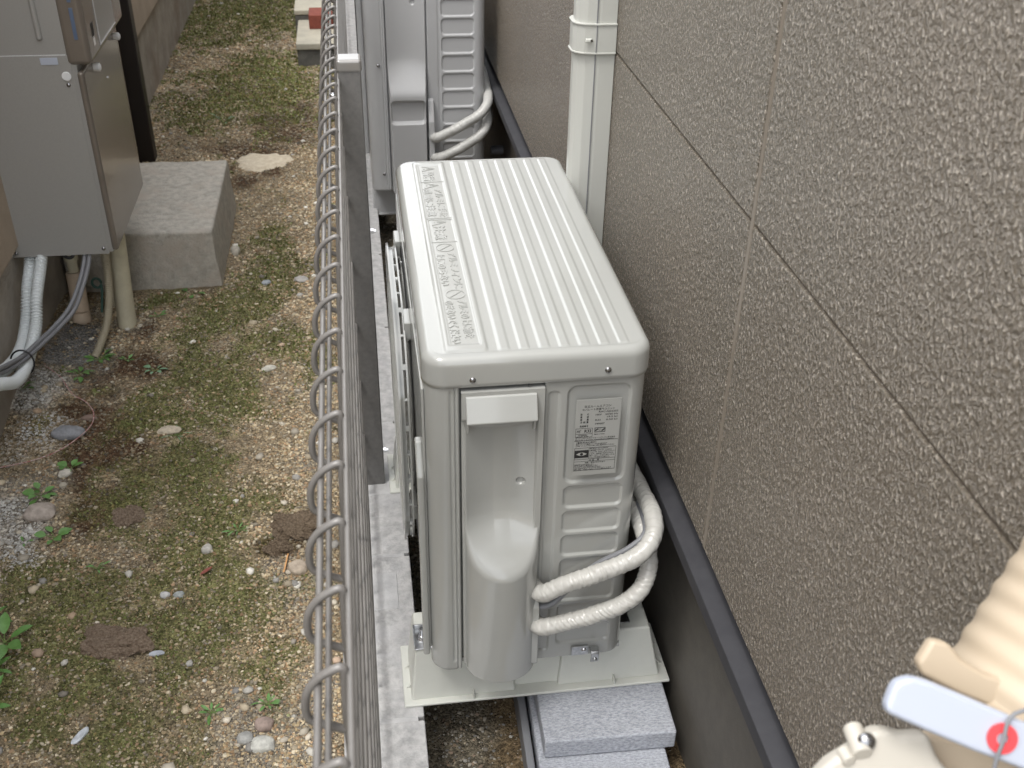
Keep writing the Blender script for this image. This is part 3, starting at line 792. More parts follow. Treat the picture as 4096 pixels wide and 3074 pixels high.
def rrect(cy, cz, hy, hz, r, n=12):
    pts = []
    for (sy, sz, a0) in ((1, 1, 0), (-1, 1, PI / 2), (-1, -1, PI), (1, -1, 3 * PI / 2)):
        for q in range(n + 1):
            a = a0 + q / n * PI / 2; pts.append((cy + sy * (hy - r) + r * math.cos(a), cz + sz * (hz - r) + r * math.sin(a)))
    return pts
def ringx(x0, x1, outer, inner, bev=0):
    t = bmesh.new(); n = len(outer)
    a = [t.verts.new((x0, *p)) for p in outer]; b = [t.verts.new((x1, *p)) for p in outer]; c = [t.verts.new((x1, *p)) for p in inner]; e = [t.verts.new((x0, *p)) for p in inner]
    for i in range(n):
        j = (i + 1) % n
        t.faces.new((a[i], a[j], b[j], b[i])); t.faces.new((b[i], b[j], c[j], c[i])); t.faces.new((c[i], c[j], e[j], e[i])); t.faces.new((e[i], e[j], a[j], a[i]))
    bmesh.ops.recalc_face_normals(t, faces=t.faces[:]); return t
gd = empty('air_guard', (-.03, .43, .03), 'pale grey louvred air guard hung on the fan side of the nearer unit', 'air guard')
GC = (.370, .252, .205, .208, .13)
m_ = MB()
m_.add(ringx(-.0135, -.0110, rrect(*GC), rrect(GC[0], GC[1], GC[2] - .012, GC[3] - .012, GC[4] - .012)))
m_.build('inner_rim', M_ACPL, gd)
m_ = MB()
m_.add(ringx(-.0235, -.0175, rrect(GC[0], GC[1], GC[2] - .002, GC[3] - .002, GC[4]), rrect(GC[0], GC[1], GC[2] - .010, GC[3] - .010, GC[4] - .008)))
m_.add(ringx(-.0260, -.0232, rrect(GC[0], GC[1], GC[2] + .004, GC[3] + .004, GC[4] + .004), rrect(GC[0], GC[1], GC[2] - .014, GC[3] - .014, GC[4] - .012)))
m_.build('outer_rim', M_ACPL, gd)
pts = rrect(GC[0], GC[1], GC[2] - .004, GC[3] - .004, GC[4] - .004)
P3 = np.array([(0, a, b) for a, b in pts + pts[:1]]); P3, _t = resample(P3, .046)
for q, p in enumerate(P3[:-1]):
    m_ = MB()
    wz = .0022 if q % 2 else .0045
    c2 = np.array([0, GC[0], GC[1]]); dr = c2 - p; dr[0] = 0; dr /= np.linalg.norm(dr)
    tg = np.array([0, -dr[2], dr[1]])
    mt = Matrix(((1, 0, 0, 0), (0, tg[1], dr[1], p[1]), (0, tg[2], dr[2], p[2]), (0, 0, 0, 1)))
    m_.box((-.0200, -wz, -.001), (-.0125, wz, .010), .0008, 1, mtx=mt)
    m_.build('tooth', M_ACPL, gd)
m_ = MB()
zz = GC[1] - .195
while zz < GC[1] + .2:
    hw_ = math.sqrt(max(0, 1 - ((zz - GC[1]) / .235) ** 2)) * .19
    mt = Matrix.Translation((-.0205, GC[0], zz)) @ Matrix.Rotation(math.radians(28), 4, 'Y')
    m_.box((-.005, -hw_, -.0010), (.005, hw_, .0010), .0005, 1, mtx=mt); zz += .021
m_.build('louvres', M_ACPL, gd)
for (yy_, zz_) in ((.52, .44), (.54, .11), (.25, .44), (.25, .11)):
    m_ = MB(); m_.box((-.0125, yy_ - .022, zz_ - .014), (-.0020, yy_ + .022, zz_ + .014), .002); m_.build('stand_off', M_ACPL, gd)
# drain hose under the fan side
def corr(amp, pitch, r): return lambda t, th: r + amp * np.sin(2 * PI * t / pitch) + 0 * th
tag(tube('drain_hose', [(.035, .26, .01), (.022, .20, -.06), (.018, .15, -.12), (.022, .13, -.175), (.035, .19, -.196), (.05, .30, -.198)], corr(.0011, .005, .0105), M_CABLE, n=14, step=.0012), 'grey corrugated drain hose lying in the gap beside the kerb', 'hose')

# embossed writing on lid A
Zt = .530 + .0009
def MX(x, y, z=Zt):
    return Matrix(((0, 1, 0, x), (-1, 0, 0, y), (0, 0, 1, z), (0, 0, 0, 1)))
m_ = MB()
e_ = .0013
def line2(x0, y0, x1, y1, w_=.0009, z=Zt):
    a = Vector((x0, y0, 0)); b = Vector((x1, y1, 0)); dd = (b - a); L_ = dd.length; ang = math.atan2(dd.y, dd.x)
    m_.box((0, -w_ / 2, 0), (L_, w_ / 2, .0010), mtx=Matrix.Translation((x0, y0, z)) @ Matrix.Rotation(ang, 4, 'Z'))
for yb in (.5530, .4020, .4080, .3230): line2(.0355, yb, .0735, yb, .0010)
for xb in (.0358, .0735):
    line2(xb, .628, xb, .408); line2(xb, .402, xb, .028)
def tri(xc, yc, s_):
    # triangle pointing to +x (text tops), base on the left
    a = (xc + s_, yc); b = (xc - s_ * .9, yc + s_ * .95); c = (xc - s_ * .9, yc - s_ * .95)
    line2(*a, *b); line2(*b, *c); line2(*c, *a); line2(xc - s_ * .2, yc, xc + s_ * .45, yc, .0012); line2(xc - s_ * .65, yc, xc - s_ * .45, yc, .0012)
def circ(xc, yc, r_):
    q = 22
    for a in range(q):
        a0, a1 = 2 * PI * a / q, 2 * PI * (a + 1) / q
        line2(xc + r_ * math.cos(a0), yc + r_ * math.sin(a0), xc + r_ * math.cos(a1), yc + r_ * math.sin(a1))
    line2(xc - r_ * .7, yc - r_ * .7, xc + r_ * .7, yc + r_ * .7)
tri(.052, .611, .011); text_into(m_, '警告', .019, MX(.044, .598), e_, width=.040, bold=.0002)
tri(.052, .538, .012)
text_into(m_, 'アルミに手を', .0145, MX(.0565, .522), e_, width=.108, bold=.0002)
text_into(m_, '感電に注意', .0145, MX(.0395, .524), e_, width=.108, bold=.0002)
tri(.052, .393, .011); text_into(m_, '注意', .019, MX(.044, .380), e_, width=.048, bold=.0002)
circ(.054, .304, .0125)
text_into(m_, 'アルミフィンに', .0140, MX(.0565, .286), e_, width=.108, bold=.0002)
text_into(m_, '上にのらない', .0140, MX(.0395, .286), e_, width=.100, bold=.0002)
circ(.055, .160, .0125)
text_into(m_, 'アルミの上に物を', .0140, MX(.0565, .142), e_, width=.098, bold=.0002)
text_into(m_, 'のせないでください', .0140, MX(.0395, .142), e_, width=.110, bold=.0002)
lidA = [c for c in A.children if c.name.startswith('lid')][0]
m_.build('embossed_writing', M_AC, lidA)

# service label on unit A
lab = MB(); lab.box((.1895, -.00555, .3435), (.2475, -.00500, .4620), .0002, 1); labo = lab.build('rating_label', M_AC, A)
m_ = MB()
def LX(x, z, yv=-.00565): return Matrix(((1, 0, 0, x), (0, 0, -1, yv), (0, 1, 0, z), (0, 0, 0, 1)))
def T(s_, x, z, sz, wd, bold=.00006): text_into(m_, s_, sz, LX(x, z), 0, width=wd, bold=bold)
T('日立ルームエアコン', .2005, .4500, .0040, .0340); T('セパレート形室外ユニット', .1975, .4455, .0036, .0420)
T('RAC-AJ2225S', .2190, .4415, .0036, .0250)
for s_, z in (('型　　式', .4385), ('電　　源', .4345), ('質　　量', .4305), ('冷 媒 量', .4265), ('製造番号', .4205)): T(s_, .1955, z, .0033, .0110)
T('100V', .2150, .4372, .0034, .0080); T('50/60 Hz', .2275, .4372, .0034, .0165); T('19.5 kg', .2300, .4332, .0034, .0140); T('R32', .2150, .4290, .0034, .0072); T('0.50 kg', .2290, .4290, .0034, .0150)
T('749207', .2150, .4232, .0036, .0125)
def bar(x0, z0, x1, z1): m_.box((x0, -.0058, z0), (x1, -.0056, z1))
def rect(x0, z0, x1, z1, w_=.0004):
    bar(x0, z0, x1, z0 + w_); bar(x0, z1 - w_, x1, z1); bar(x0, z0 + w_, x0 + w_, z1 - w_); bar(x1 - w_, z0 + w_, x1, z1 - w_)
rect(.1905, .4045, .2125, .4185); bar(.1909, .4095, .2121, .4099)
T('冷媒', .1918, .4120, .0046, .0062, .00012); T('R32', .2020, .4118, .0064, .0090, .00016); T('冷媒番号表示', .1940, .4068, .0022, .0120); T('GWP 675', .1915, .4050, .0016, .016)
rect(.2150, .4115, .2290, .4185, .0007)
for q in range(12):
    a = q * PI / 6; bar(.2220 + .0014 * math.cos(a) - .0002, .4150 + .0014 * math.sin(a) - .0002, .2220 + .0014 * math.cos(a) + .0002, .4150 + .0014 * math.sin(a) + .0002)
for sgn in (-1, 1):
    mt = Matrix.Translation((.2220 + sgn * .0042, -.0057, .4150 + sgn * -.0002)) @ Matrix.Rotation(-math.radians(38), 4, 'Y')
    m_.box((-.0024, -.0001, -.0008), (.0024, .0001, .0008), mtx=mt)
T('Made in China', .2150, .4075, .0024, .0135)
T('ボッシュホームコンフォートジャパン株式会社', .1908, .4018, .0026, .0520); T('Bosch Home Comfort Japan', .1908, .3998, .0016, .0500)
bar(.1895, .3988, .2465, .3993)
T('〔電気用品の表示〕', .1925, .3950, .0028, .026); T('室内ユニットの電源スイッチを切る時は必ず', .1920, .3925, .0021, .041); T('△注意　サービスパネルをあける前に電源を切ってください', .1915, .3900, .0021, .051)
rect(.1905, .3515, .2450, .3878); bar(.2095, .3700, .2099, .3874); bar(.1909, .3696, .2446, .3700)
m_.box((.1910, -.0058, .3722), (.2092, -.0056, .3842))
for q, s_ in enumerate(('家庭用エアコンにはGWP', '（地球温暖化係数）が675の', 'フロン類（R32）が封入されて', 'います。地球温暖化防止のため、', '修理・廃棄・撤去にあたっては', 'フロン類の回収が必要です。')): T(s_, .2105, .3852 - q * .00285, .0022, (.024, .029, .033, .032, .033, .027)[q])
T('△ 警　告', .2100, .3668, .0030, .0140, .0001); bar(.1909, .3660, .2446, .3663); T('破裂・爆発のおそれあり', .2050, .3630, .0024, .0270)
for q, s_ in enumerate(('指定冷媒以外を使用しない', 'お客様自身で工事点検をしない', '冷凍サイクル内に空気を混入させない', '冷媒回収時はサービスバルブのスピンドルを', '閉じた後、圧縮機を停止してから配管を外す')): T(s_, .1915, .3602 - q * .0022, .0020, (.026, .031, .036, .049, .047)[q])
m_.build('printing', M_INK, labo)
m_ = MB()   # white eye mark on the black field
eye = [(.1930 + .0140 * t, .3782 + .0026 * math.sin(PI * t)) for t in np.linspace(0, 1, 12)] + [(.1930 + .0140 * t, .3782 - .0026 * math.sin(PI * t)) for t in np.linspace(1, 0, 12)[1:-1]]
m_.prism(eye, 'y', -.0060, -.00585); m_.build('eye_mark', M_STICK, labo)
m_ = MB(); m_.cyl((.2000, -.0060, .3782), (.2000, -.00615, .3782), .0021, n=16); m_.build('eye_pupil', M_INK, labo)

# ---- unit B
def hB(x, z):
    h = frame(x, z, .1985, .206, -.1, .9, .003, -.0012, .0025)
    for k_ in range(13):
        zt = .6140 - k_ * .0498 + .018
        h = h + frame(x, z, .2095, .2985, zt - .0420, zt, .010, -.0032, .0045)
    return h
def coverB(x, z):
    c = .1115; w_ = .0535
    t = np.clip(1 - ((x - c) / w_) ** 2, 0, 1)
    low = .030 * sstep(0, .20, t)
    sc = .032 * np.clip((.378 - z) / .092, 0, 2.5) ** 1.8
    k_ = .007; dlt = np.clip(.5 + .5 * (sc - low) / k_, 0, 1)
    hh = sc * (1 - dlt) + low * dlt - k_ * dlt * (1 - dlt) - .009 * t * sstep(.30, .40, z)
    hh = hh + frame(x, z, .063, .158, .206, .268, .012, -.012, .008)
    dd = np.hypot(x - .132, z - .527)
    return hh - .003 * sstep(.007, .0055, dd)
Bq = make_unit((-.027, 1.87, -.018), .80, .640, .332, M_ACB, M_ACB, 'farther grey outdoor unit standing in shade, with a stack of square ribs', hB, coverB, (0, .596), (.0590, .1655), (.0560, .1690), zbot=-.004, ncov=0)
screws(Bq, [(-.027 + .034, 1.868, .344), (-.027 + .036, 1.868, .030)], .0045)
m_ = MB(); m_.prism([(1.871, .020), (1.842, .020), (1.840, .024), (1.840, .190), (1.860, .245), (1.871, .25)], 'x', .1400, .1560, .002, 2); m_.build('pipe_outlet', M_ACB, Bq)
m_ = MB()   # wire fan guard of the far unit
FY, FZ = 2.36, .30
for q in range(9):
    zz = .08 + q * .055; m_.cyl((-.043, 2.05, zz), (-.043, 2.62, zz), .0016, n=6)
for q in range(14):
    yy_ = 2.05 + q * .044; m_.cyl((-.043, yy_, .06), (-.043, yy_, .54), .0016, n=6)
m_.build('fan_guard', M_ACDARK, Bq)
m_ = MB(); m_.box((-.0440, 1.985, .05), (-.0275, 2.02, .56), .004); m_.box((-.0440, 2.02, .545), (-.0275, 2.63, .56), .004); m_.box((-.0330, 2.03, .06), (-.0275, 2.63, .54), .002); m_.build('front_bezel', M_ACB, Bq)

# ============================================================ RESIN STANDS
def stand(loc, label, L_=.415, W_=.125, h=.1, m=M_STAND, group='resin stands under the outdoor units'):
    ox, oy, oz = loc
    s = empty('unit_stand', loc, label, 'stand', group)
    m_ = MB()
    m_.box((ox, oy, oz), (ox + L_, oy + W_, oz + .0055), .002, 2)          # flange
    # two tapering hollow horns and a lower saddle
    def frust(x0, x1, y0, y1, z0, z1, t0, t1, ty, b=.0035):
        t = bmesh.new()
        c = [(x0, y0, z0), (x1, y0, z0), (x1, y1, z0), (x0, y1, z0), (x0 + t0, y0 + ty, z1), (x1 - t1, y0 + ty, z1), (x1 - t1, y1 - ty, z1), (x0 + t0, y1 - ty, z1)]
        v = [t.verts.new(q) for q in c]
        for q in ((3, 2, 1, 0), (4, 5, 6, 7), (0, 1, 5, 4), (1, 2, 6, 5), (2, 3, 7, 6), (3, 0, 4, 7)): t.faces.new([v[k] for k in q])
        bmesh.ops.bevel(t, geom=t.edges[:], offset=b, segments=3, profile=.5, affect='EDGES'); m_.add(t)
    ty = .013
    frust(ox + .011, ox + .172, oy + .010, oy + W_ - .010, oz + .004, oz + h, .010, .010, ty)
    frust(ox + .238, ox + L_ - .014, oy + .012, oy + W_ - .012, oz + .004, oz + h, .010, .020, ty)
    frust(ox + .150, ox + .262, oy + .020, oy + W_ - .020, oz + .004, oz + .070, .004, .004, .010)
    m_.build('body', m, s)
    for xr in (.105, .325): m_ = MB(); m_.box((ox + xr, oy + .0010, oz + .005), (ox + xr + .0022, oy + .0145, oz + .016), .0005, 1); m_.build('rib', m, s)
    for yr in (.035, .075):
        m_ = MB(); m_.prism([(ox + .004, oz + .005), (ox + .022, oz + .005), (ox + .022, oz + .022)], 'y', oy + yr, oy + yr + .002); m_.build('rib', m, s)
        m_ = MB(); m_.prism([(ox + L_ - .004, oz + .005), (ox + L_ - .020, oz + .005), (ox + L_ - .020, oz + .022)], 'y', oy + yr, oy + yr + .002); m_.build('rib', m, s)
    return s
s1 = stand((-.043, .021, -.1005), 'cream resin stand under the near end of the nearer unit')
s2_ = stand((-.041, .545, -.1005), 'cream resin stand mostly hidden under the far end of the nearer unit')
s3_ = stand((-.040, 1.915, -.1185), 'cream resin stand under the farther shaded unit', L_=.375, h=.099, m=M_ACB)  # far stand takes the shade-tinted unit colour instead of the cream resin
# metal feet and bolts on the near stand
def foot(x, y, label, side):
    b_ = empty('foot_bracket', (x, y, .0), label, 'bracket', 'metal feet bolting the nearer unit to its stand')
    m_ = MB(); m_.box((x - .017, y - .022, -.0005), (x + .017, y + .022, .0020), .0008); m_.box((x - .017, y - .022, .002), (x - .0145, y + .022, .0095), .0006); m_.box((x - .0145, y + .0195, .002), (x + .017, y + .022, .0095), .0006); m_.build('plate', M_ZINC, b_)
    m_ = MB(); m_.cyl((x - .004, y, .002), (x - .004, y, .0035), .0085, n=20); m_.cyl((x - .004, y, .0035), (x - .004, y, .0095), .0062, n=6, bev=.0004); m_.cyl((x - .004, y, .0095), (x - .004, y, .022), .0035, n=12); m_.build('bolt', M_CHROME, b_)
    return b_
foot(-.007, .064, 'shiny zinc foot bracket with bolt left of the nearer unit', -1)
foot(.292, .080, 'half hidden zinc foot bracket with bolt right of the nearer unit, by the wall', 1)

# ============================================================ CONCRETE SLABS UNDER THE RIGHT HALF
def slab(name, a, b, label, m=M_SLAB, bev=.0035, group=None, rot=0, cat='concrete block'):
    m_ = MB(); t = bmesh.new(); bmesh.ops.create_cube(t, size=1)
    a_ = Vector(a); b_ = Vector(b)
    for v in t.verts: v.co = Vector((v.co.x * (b_ - a_).x, v.co.y * (b_ - a_).y, v.co.z * (b_ - a_).z))
    bmesh.ops.bevel(t, geom=t.edges[:], offset=bev, segments=2, profile=.5, affect='EDGES')
    m_.add(t, Matrix.Translation((a_ + b_) / 2) @ Matrix.Rotation(math.radians(rot), 4, 'Z'))
    o = m_.build(name, m); tag(o, label, cat, group); return o
slab('concrete_slab', (.162, -.070, -.138), (.362, .200, -.1012), 'upper blue grey concrete slab carrying the right half of the near stand', rot=-1.5, group='stacked grey slabs under the near stand', cat='slab')
slab('concrete_slab', (.150, -.235, -.181), (.345, .125, -.1392), 'lower blue grey concrete slab half under the upper one, at the bottom edge', rot=-2, group='stacked grey slabs under the near stand', cat='slab')
slab('concrete_slab', (.155, -.215, -.225), (.352, .140, -.1822), 'bottom grey concrete slab bedded in soil under two others', rot=-1, group='stacked grey slabs under the near stand', cat='slab')
m_ = MB(); m_.box((.135, -.20, -.26), (.1475, .30, -.150), .003, mtx=Matrix.Rotation(math.radians(-2), 4, 'Z')); tag(m_.build('grey_sheet', M_CABLE), 'dark grey plastic sheet standing against the left side of the stacked slabs', 'sheet')
slab('concrete_slab', (.150, .545, -.135), (.350, .70, -.1012), 'grey concrete slab under the far end of the nearer unit, in shadow', cat='slab')
slab('concrete_slab', (.150, 1.88, -.16), (.340, 2.05, -.1195), 'grey concrete slab hidden in the dark under the farther unit', cat='slab')

# ============================================================ INSULATED PIPES
def wrap(r, amp, pitch, seed):
    """vinyl tape wound round a soft pipe: overlap edges, pinched wrinkles, slow waviness"""
    rg = np.random.default_rng(seed); ph = rg.uniform(0, 6, 6)
    def f(t, th):
        u = t / pitch + th / (2 * PI)
        base = amp * (u - np.floor(u)) * .8
        n1 = fbm(t * 420 + 3 * np.cos(th + ph[0]) + 40, 1.6 * np.sin(th + ph[1]) + t * 12 + seed * 9, 2) - .5
        n2 = fbm(t * 45 + 11, np.sin(th) * 1.5 + 5, 2) - .5
        return r + base + .0014 * n1 * (.5 + fbm(t * 22 + 3, np.cos(th) + 7, 2)) + .0016 * n2
    return f
pA = [(.140, .010, .150), (.152, -.024, .158), (.182, -.034, .180), (.225, -.038, .199), (.262, -.040, .216), (.290, -.034, .232), (.3065, -.014, .245), (.3115, .020, .250), (.3115, .075, .243), (.309, .15, .238), (.308, .30, .245), (.309, .47, .265), (.311, .545, .31), (.312, .563, .38), (.312, .565, .45)]
tag(tube('insulated_pipe', pA, wrap(.0122, .0007, .0125, 1), M_TAPE, n=44, step=.0008), 'upper white tape wrapped pipe looping from the nearer unit to the wall', 'pipe', 'tape wrapped pipes of the outdoor units')
pB_ = [(.140, .010, .088), (.152, -.024, .094), (.185, -.034, .108), (.225, -.040, .124), (.262, -.044, .143), (.289, -.038, .165), (.303, -.018, .190), (.302, .010, .215), (.300, .045, .224), (.2995, .10, .214), (.3015, .20, .205), (.3025, .35, .22), (.306, .49, .235), (.311, .556, .27), (.3125, .575, .34), (.3125, .575, .45)]
tag(tube('insulated_pipe', pB_, wrap(.0122, .0007, .0105, 2), M_TAPE, n=44, step=.0008), 'lower white tape wrapped pipe leaving the nearer unit just above its stand', 'pipe', 'tape wrapped pipes of the outdoor units')
tag(tube('power_cable', [(.142, .008, .120), (.152, -.014, .124), (.168, -.020, .132), (.188, -.016, .150), (.205, -.010, .168), (.235, -.008, .190), (.275, -.010, .215), (.300, .004, .232), (.303, .06, .238)], .0042, M_CABLE, n=12), 'thin grey cable between the two pipes of the nearer unit', 'cable')
pC = [(.150, 1.875, .140), (.160, 1.835, .146), (.195, 1.825, .164), (.245, 1.825, .190), (.283, 1.828, .213), (.305, 1.845, .235), (.3135, 1.89, .248), (.3155, 1.96, .25), (.3235, 2.1, .25), (.3245, 2.4, .25)]
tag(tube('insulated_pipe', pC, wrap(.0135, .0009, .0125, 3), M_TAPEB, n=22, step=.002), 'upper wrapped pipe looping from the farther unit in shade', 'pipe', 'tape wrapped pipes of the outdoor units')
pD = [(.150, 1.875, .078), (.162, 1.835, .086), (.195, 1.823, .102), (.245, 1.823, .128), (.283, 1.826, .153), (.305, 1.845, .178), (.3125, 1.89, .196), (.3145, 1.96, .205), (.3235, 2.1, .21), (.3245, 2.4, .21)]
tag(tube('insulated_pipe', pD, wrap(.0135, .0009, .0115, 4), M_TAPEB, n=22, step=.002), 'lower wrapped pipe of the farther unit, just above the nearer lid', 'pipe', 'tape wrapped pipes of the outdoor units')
# drain stub out of the foundation
m_ = MB(); m_.add(ringx(.345, .39, rrect(2.06, .02, .014, .014, .0139, 6), rrect(2.06, .02, .0095, .0095, .0094, 6))); o = m_.build('drain_stub', M_CABLE); tag(o, 'small round grey pipe end poking from the dark foundation by the farther unit', 'pipe end')

# ============================================================ LEFT: NEIGHBOUR'S HOUSE
nh = empty('neighbour_wall', (-.88, 0, GZ), 'weathered beige brown wall of the neighbouring house left of the path', 'wall')
m_ = MB(); m_.box((-1.6, -1.2, -.5), (-.885, 9, .088)); m_.build('foundation', M_LFOUND, nh)
zz = .092; q = 0
while zz < 1.3:
    m_ = MB(); m_.box((-1.6, -1.2, zz), (-.866, 9, zz + .445), .004, 2); m_.build('siding_board', M_LWALL, nh); zz += .4485
m_ = MB(); m_.box((-.834, 2.672, -.24), (-.779, 2.735, 1.75), .006, 3); tag(m_.build('dark_downpipe', M_BLACK), 'dark brown square downpipe standing against the neighbouring wall behind the water heater', 'downpipe')
# concrete pad
t = bmesh.new()
c = [(-.875, 1.675, -.26), (-.462, 1.675, -.26), (-.462, 2.25, -.26), (-.875, 2.25, -.26), (-.875, 1.69, -.046), (-.474, 1.69, -.046), (-.474, 2.236, -.046), (-.875, 2.236, -.046)]
v = [t.verts.new(q) for q in c]
for q in ((3, 2, 1, 0), (4, 5, 6, 7), (0, 1, 5, 4), (1, 2, 6, 5), (2, 3, 7, 6), (3, 0, 4, 7)): t.faces.new([v[k] for k in q])
bmesh.ops.bevel(t, geom=t.edges[:], offset=.006, segments=3, profile=.5, affect='EDGES')
bmesh.ops.subdivide_edges(t, edges=t.edges[:], cuts=9, use_grid_fill=True)
for v in t.verts:
    p = v.co; k_ = (vnoise(np.array([p.x * 30 + p.z * 25]), np.array([p.y * 30]))[0] - .5) * .005
    v.co += Vector((k_, k_ * .6, k_ * .8))
m_ = MB(); m_.add(t); tag(m_.build('concrete_pad', M_PAD), 'rough weathered concrete step block beneath the far side of the water heater', 'concrete block')

# water heater
wh = empty('water_heater', (-.765, 1.34, .065), 'grey brown metal gas water heater box mounted on the neighbouring wall', 'water heater')
HX0, HX1, HY0, HY1 = -.885, -.642, 1.34, 1.742
m_ = MB(); m_.box((HX0, HY0, .067), (HX1 - .012, HY1, 1.25), .003, 2); m_.build('case', M_HEAT, wh)
m_ = MB(); m_.box((HX0 + .02, HY0 - .0009, .5345), (HX1 - .0305, HY0 + .002, .5356)); m_.build('panel_seam', M_WHITE, wh)
m_ = MB(); m_.box((HX0 + .0, HY0 - .0016, .064), (HX1 - .0225, HY0 + .001, .534), .0006, 1); m_.build('lower_side_panel', M_HEAT, wh)
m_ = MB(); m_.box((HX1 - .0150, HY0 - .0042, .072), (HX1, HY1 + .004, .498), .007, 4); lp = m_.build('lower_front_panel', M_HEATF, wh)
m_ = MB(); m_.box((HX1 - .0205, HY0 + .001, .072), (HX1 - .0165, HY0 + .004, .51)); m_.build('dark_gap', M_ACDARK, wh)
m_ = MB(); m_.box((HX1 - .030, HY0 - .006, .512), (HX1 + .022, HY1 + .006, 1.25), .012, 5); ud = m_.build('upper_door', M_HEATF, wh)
m_ = MB(); m_.box((HX1 + .0215, HY0 + .11, .53), (HX1 + .0228, HY0 + .30, 1.2), .0005, 1); m_.build('door_plate', M_HEAT, ud)
m_ = MB(); m_.box((HX1 + .0225, HY0 + .105, .527), (HX1 + .0235, HY0 + .108, 1.2)); m_.box((HX1 + .0225, HY0 + .105, .527), (HX1 + .0235, HY0 + .30, .530)); m_.build('door_outline', M_WHITE, ud)
for z0 in (.568, .645, .722):
    m_ = MB(); m_.box((HX1 - .0045, HY0 - .0072, z0), (HX1 + .0035, HY0 - .0058, z0 + .066), .0005, 1); m_.build('vent_slot', M_VENT, ud)
m_ = MB(); m_.box((HX1 + .0218, HY0 + .045, .560), (HX1 + .0226, HY0 + .068, .588)); m_.build('dark_label', M_ACDARK, ud)
m_ = MB(); m_.box((HX1 + .0218, HY0 + .045, .540), (HX1 + .0226, HY0 + .064, .556)); m_.build('silver_label', M_CHROME, ud)
for yk in (1.437, 1.700):
    m_ = MB(); m_.cyl((HX1, yk, .480), (HX1 + .014, yk, .480), .0095, n=12, bev=.001); m_.cyl((HX1 + .014, yk, .480), (HX1 + .016, yk, .480), .006, n=12); m_.build('knob', M_WHITE, lp)
m_ = MB(); m_.cyl((HX1 + .0002, 1.56, .420), (HX1 + .002, 1.56, .420), .003, n=10); m_.build('stud', M_CHROME, lp)
m_ = MB(); m_.box((-.7265, HY0 - .0036, .515), (-.6905, HY0 - .0019, .530), .0004, 1); m_.build('white_sticker', M_BLUEW, wh)
m_ = MB(); m_.cyl((-.679, HY0 - .0045, .4895), (-.679, HY0 - .001, .4895), .0098, n=24, bev=.001); m_.build('plug', M_WHITE, wh)
screws(wh, [(-.6785, HY0 - .0016, .470), (-.876, HY0 - .0016, .075), (-.6765, HY0 - .0016, .0775)], .0048)
m_ = MB()
P = np.array([(-.7185, HY0 - .0005, .572), (-.7205, HY0 - .0005, 1.2)]); m_.cyl(P[0], P[1], .0065, n=16); m_.dome(P[0], (0, -.3, -1), .0065, .006); m_.build('raised_rib', M_HEAT, wh)

# hoses and pipes under the heater
tag(tube('corrugated_hose', [(-.853, 1.385, .09), (-.855, 1.352, .04), (-.856, 1.29, .0), (-.857, 1.245, -.045), (-.857, 1.19, -.073), (-.857, 1.13, -.080), (-.857, 1.06, -.068), (-.857, .99, -.043), (-.858, .90, -.005), (-.86, .78, .03)], corr(.0024, .0078, .0120), M_HOSE, n=16, step=.0013), 'left one of two white corrugated hoses hanging under the water heater', 'hose', 'white corrugated hoses under the heater')
tag(tube('corrugated_hose', [(-.822, 1.382, .09), (-.824, 1.335, .050), (-.825, 1.25, .005), (-.825, 1.20, -.042), (-.828, 1.137, -.069), (-.829, 1.075, -.083), (-.829, .998, -.071), (-.829, .92, -.028), (-.832, .83, .02), (-.835, .75, .05)], corr(.0024, .0078, .0120), M_HOSE, n=16, step=.0013), 'right one of two white corrugated hoses hanging under the water heater', 'hose', 'white corrugated hoses under the heater')
for dx, lb in ((0, 'upper'), (.011, 'lower')):
    tag(tube('grey_cable', [(-.724 + dx, 1.375, .09), (-.727 + dx, 1.335, .045), (-.739 + dx, 1.29, .006), (-.759 + dx, 1.249, -.030 - dx * .4), (-.788 + dx * .8, 1.21, -.054 - dx * .5), (-.812 + dx * .5, 1.136, -.056 - dx * .7), (-.830 + dx * .3, 1.07, -.052 - dx * .8), (-.838, 1.006, -.032 - dx), (-.840, .96, -.014 - dx), (-.845, .85, .03 - dx)], .0052, M_CABLE, n=10), lb + ' grey cable of the pair sweeping left from under the water heater', 'cable', 'grey cables under the heater')
P = [(-.833 + .025 * math.cos(a), 1.075 + .006 * math.sin(a), -.070 + .029 * math.sin(a)) for a in np.linspace(0, 2 * PI, 21)]
tag(tube('cable_tie', P, .0021, M_BTIE, n=8, raw=True), 'black cable tie bundling the hoses and cables under the heater', 'cable tie')
m_ = MB(); m_.cyl((-.693, 1.478, -.24), (-.680, 1.50, .09), .0235, n=28); tag(m_.build('drain_pipe', M_PVC), 'thick cream plastic drain pipe from the soil up under the heater corner', 'pipe')
m_ = MB(); m_.cyl((-.735, 1.60, -.24), (-.735, 1.60, .09), .019, n=24); tag(m_.build('drain_pipe', M_PVC), 'second cream plastic pipe standing in shade behind the thick one', 'pipe')
vp_ = empty('water_pipe', (-.808, 1.50, GZ), 'pinkish beige capped water pipe with valve under the heater', 'pipe')
m_ = MB(); m_.cyl((-.808, 1.500, -.25), (-.812, 1.535, -.075), .0215, n=24, bev=.002); m_.cyl((-.808, 1.497, -.20), (-.8085, 1.503, -.175), .0235, n=24, bev=.002); m_.build('sleeve', M_PVC2, vp_)
m_ = MB(); m_.cyl((-.812, 1.535, -.078), (-.815, 1.55, .09), .0130, n=20); m_.cyl((-.813, 1.54, -.045), (-.814, 1.545, -.012), .0175, n=16, bev=.003); m_.cyl((-.814, 1.545, -.02), (-.832, 1.528, -.005), .011, n=14, bev=.002); m_.build('valve', M_PVC, vp_)
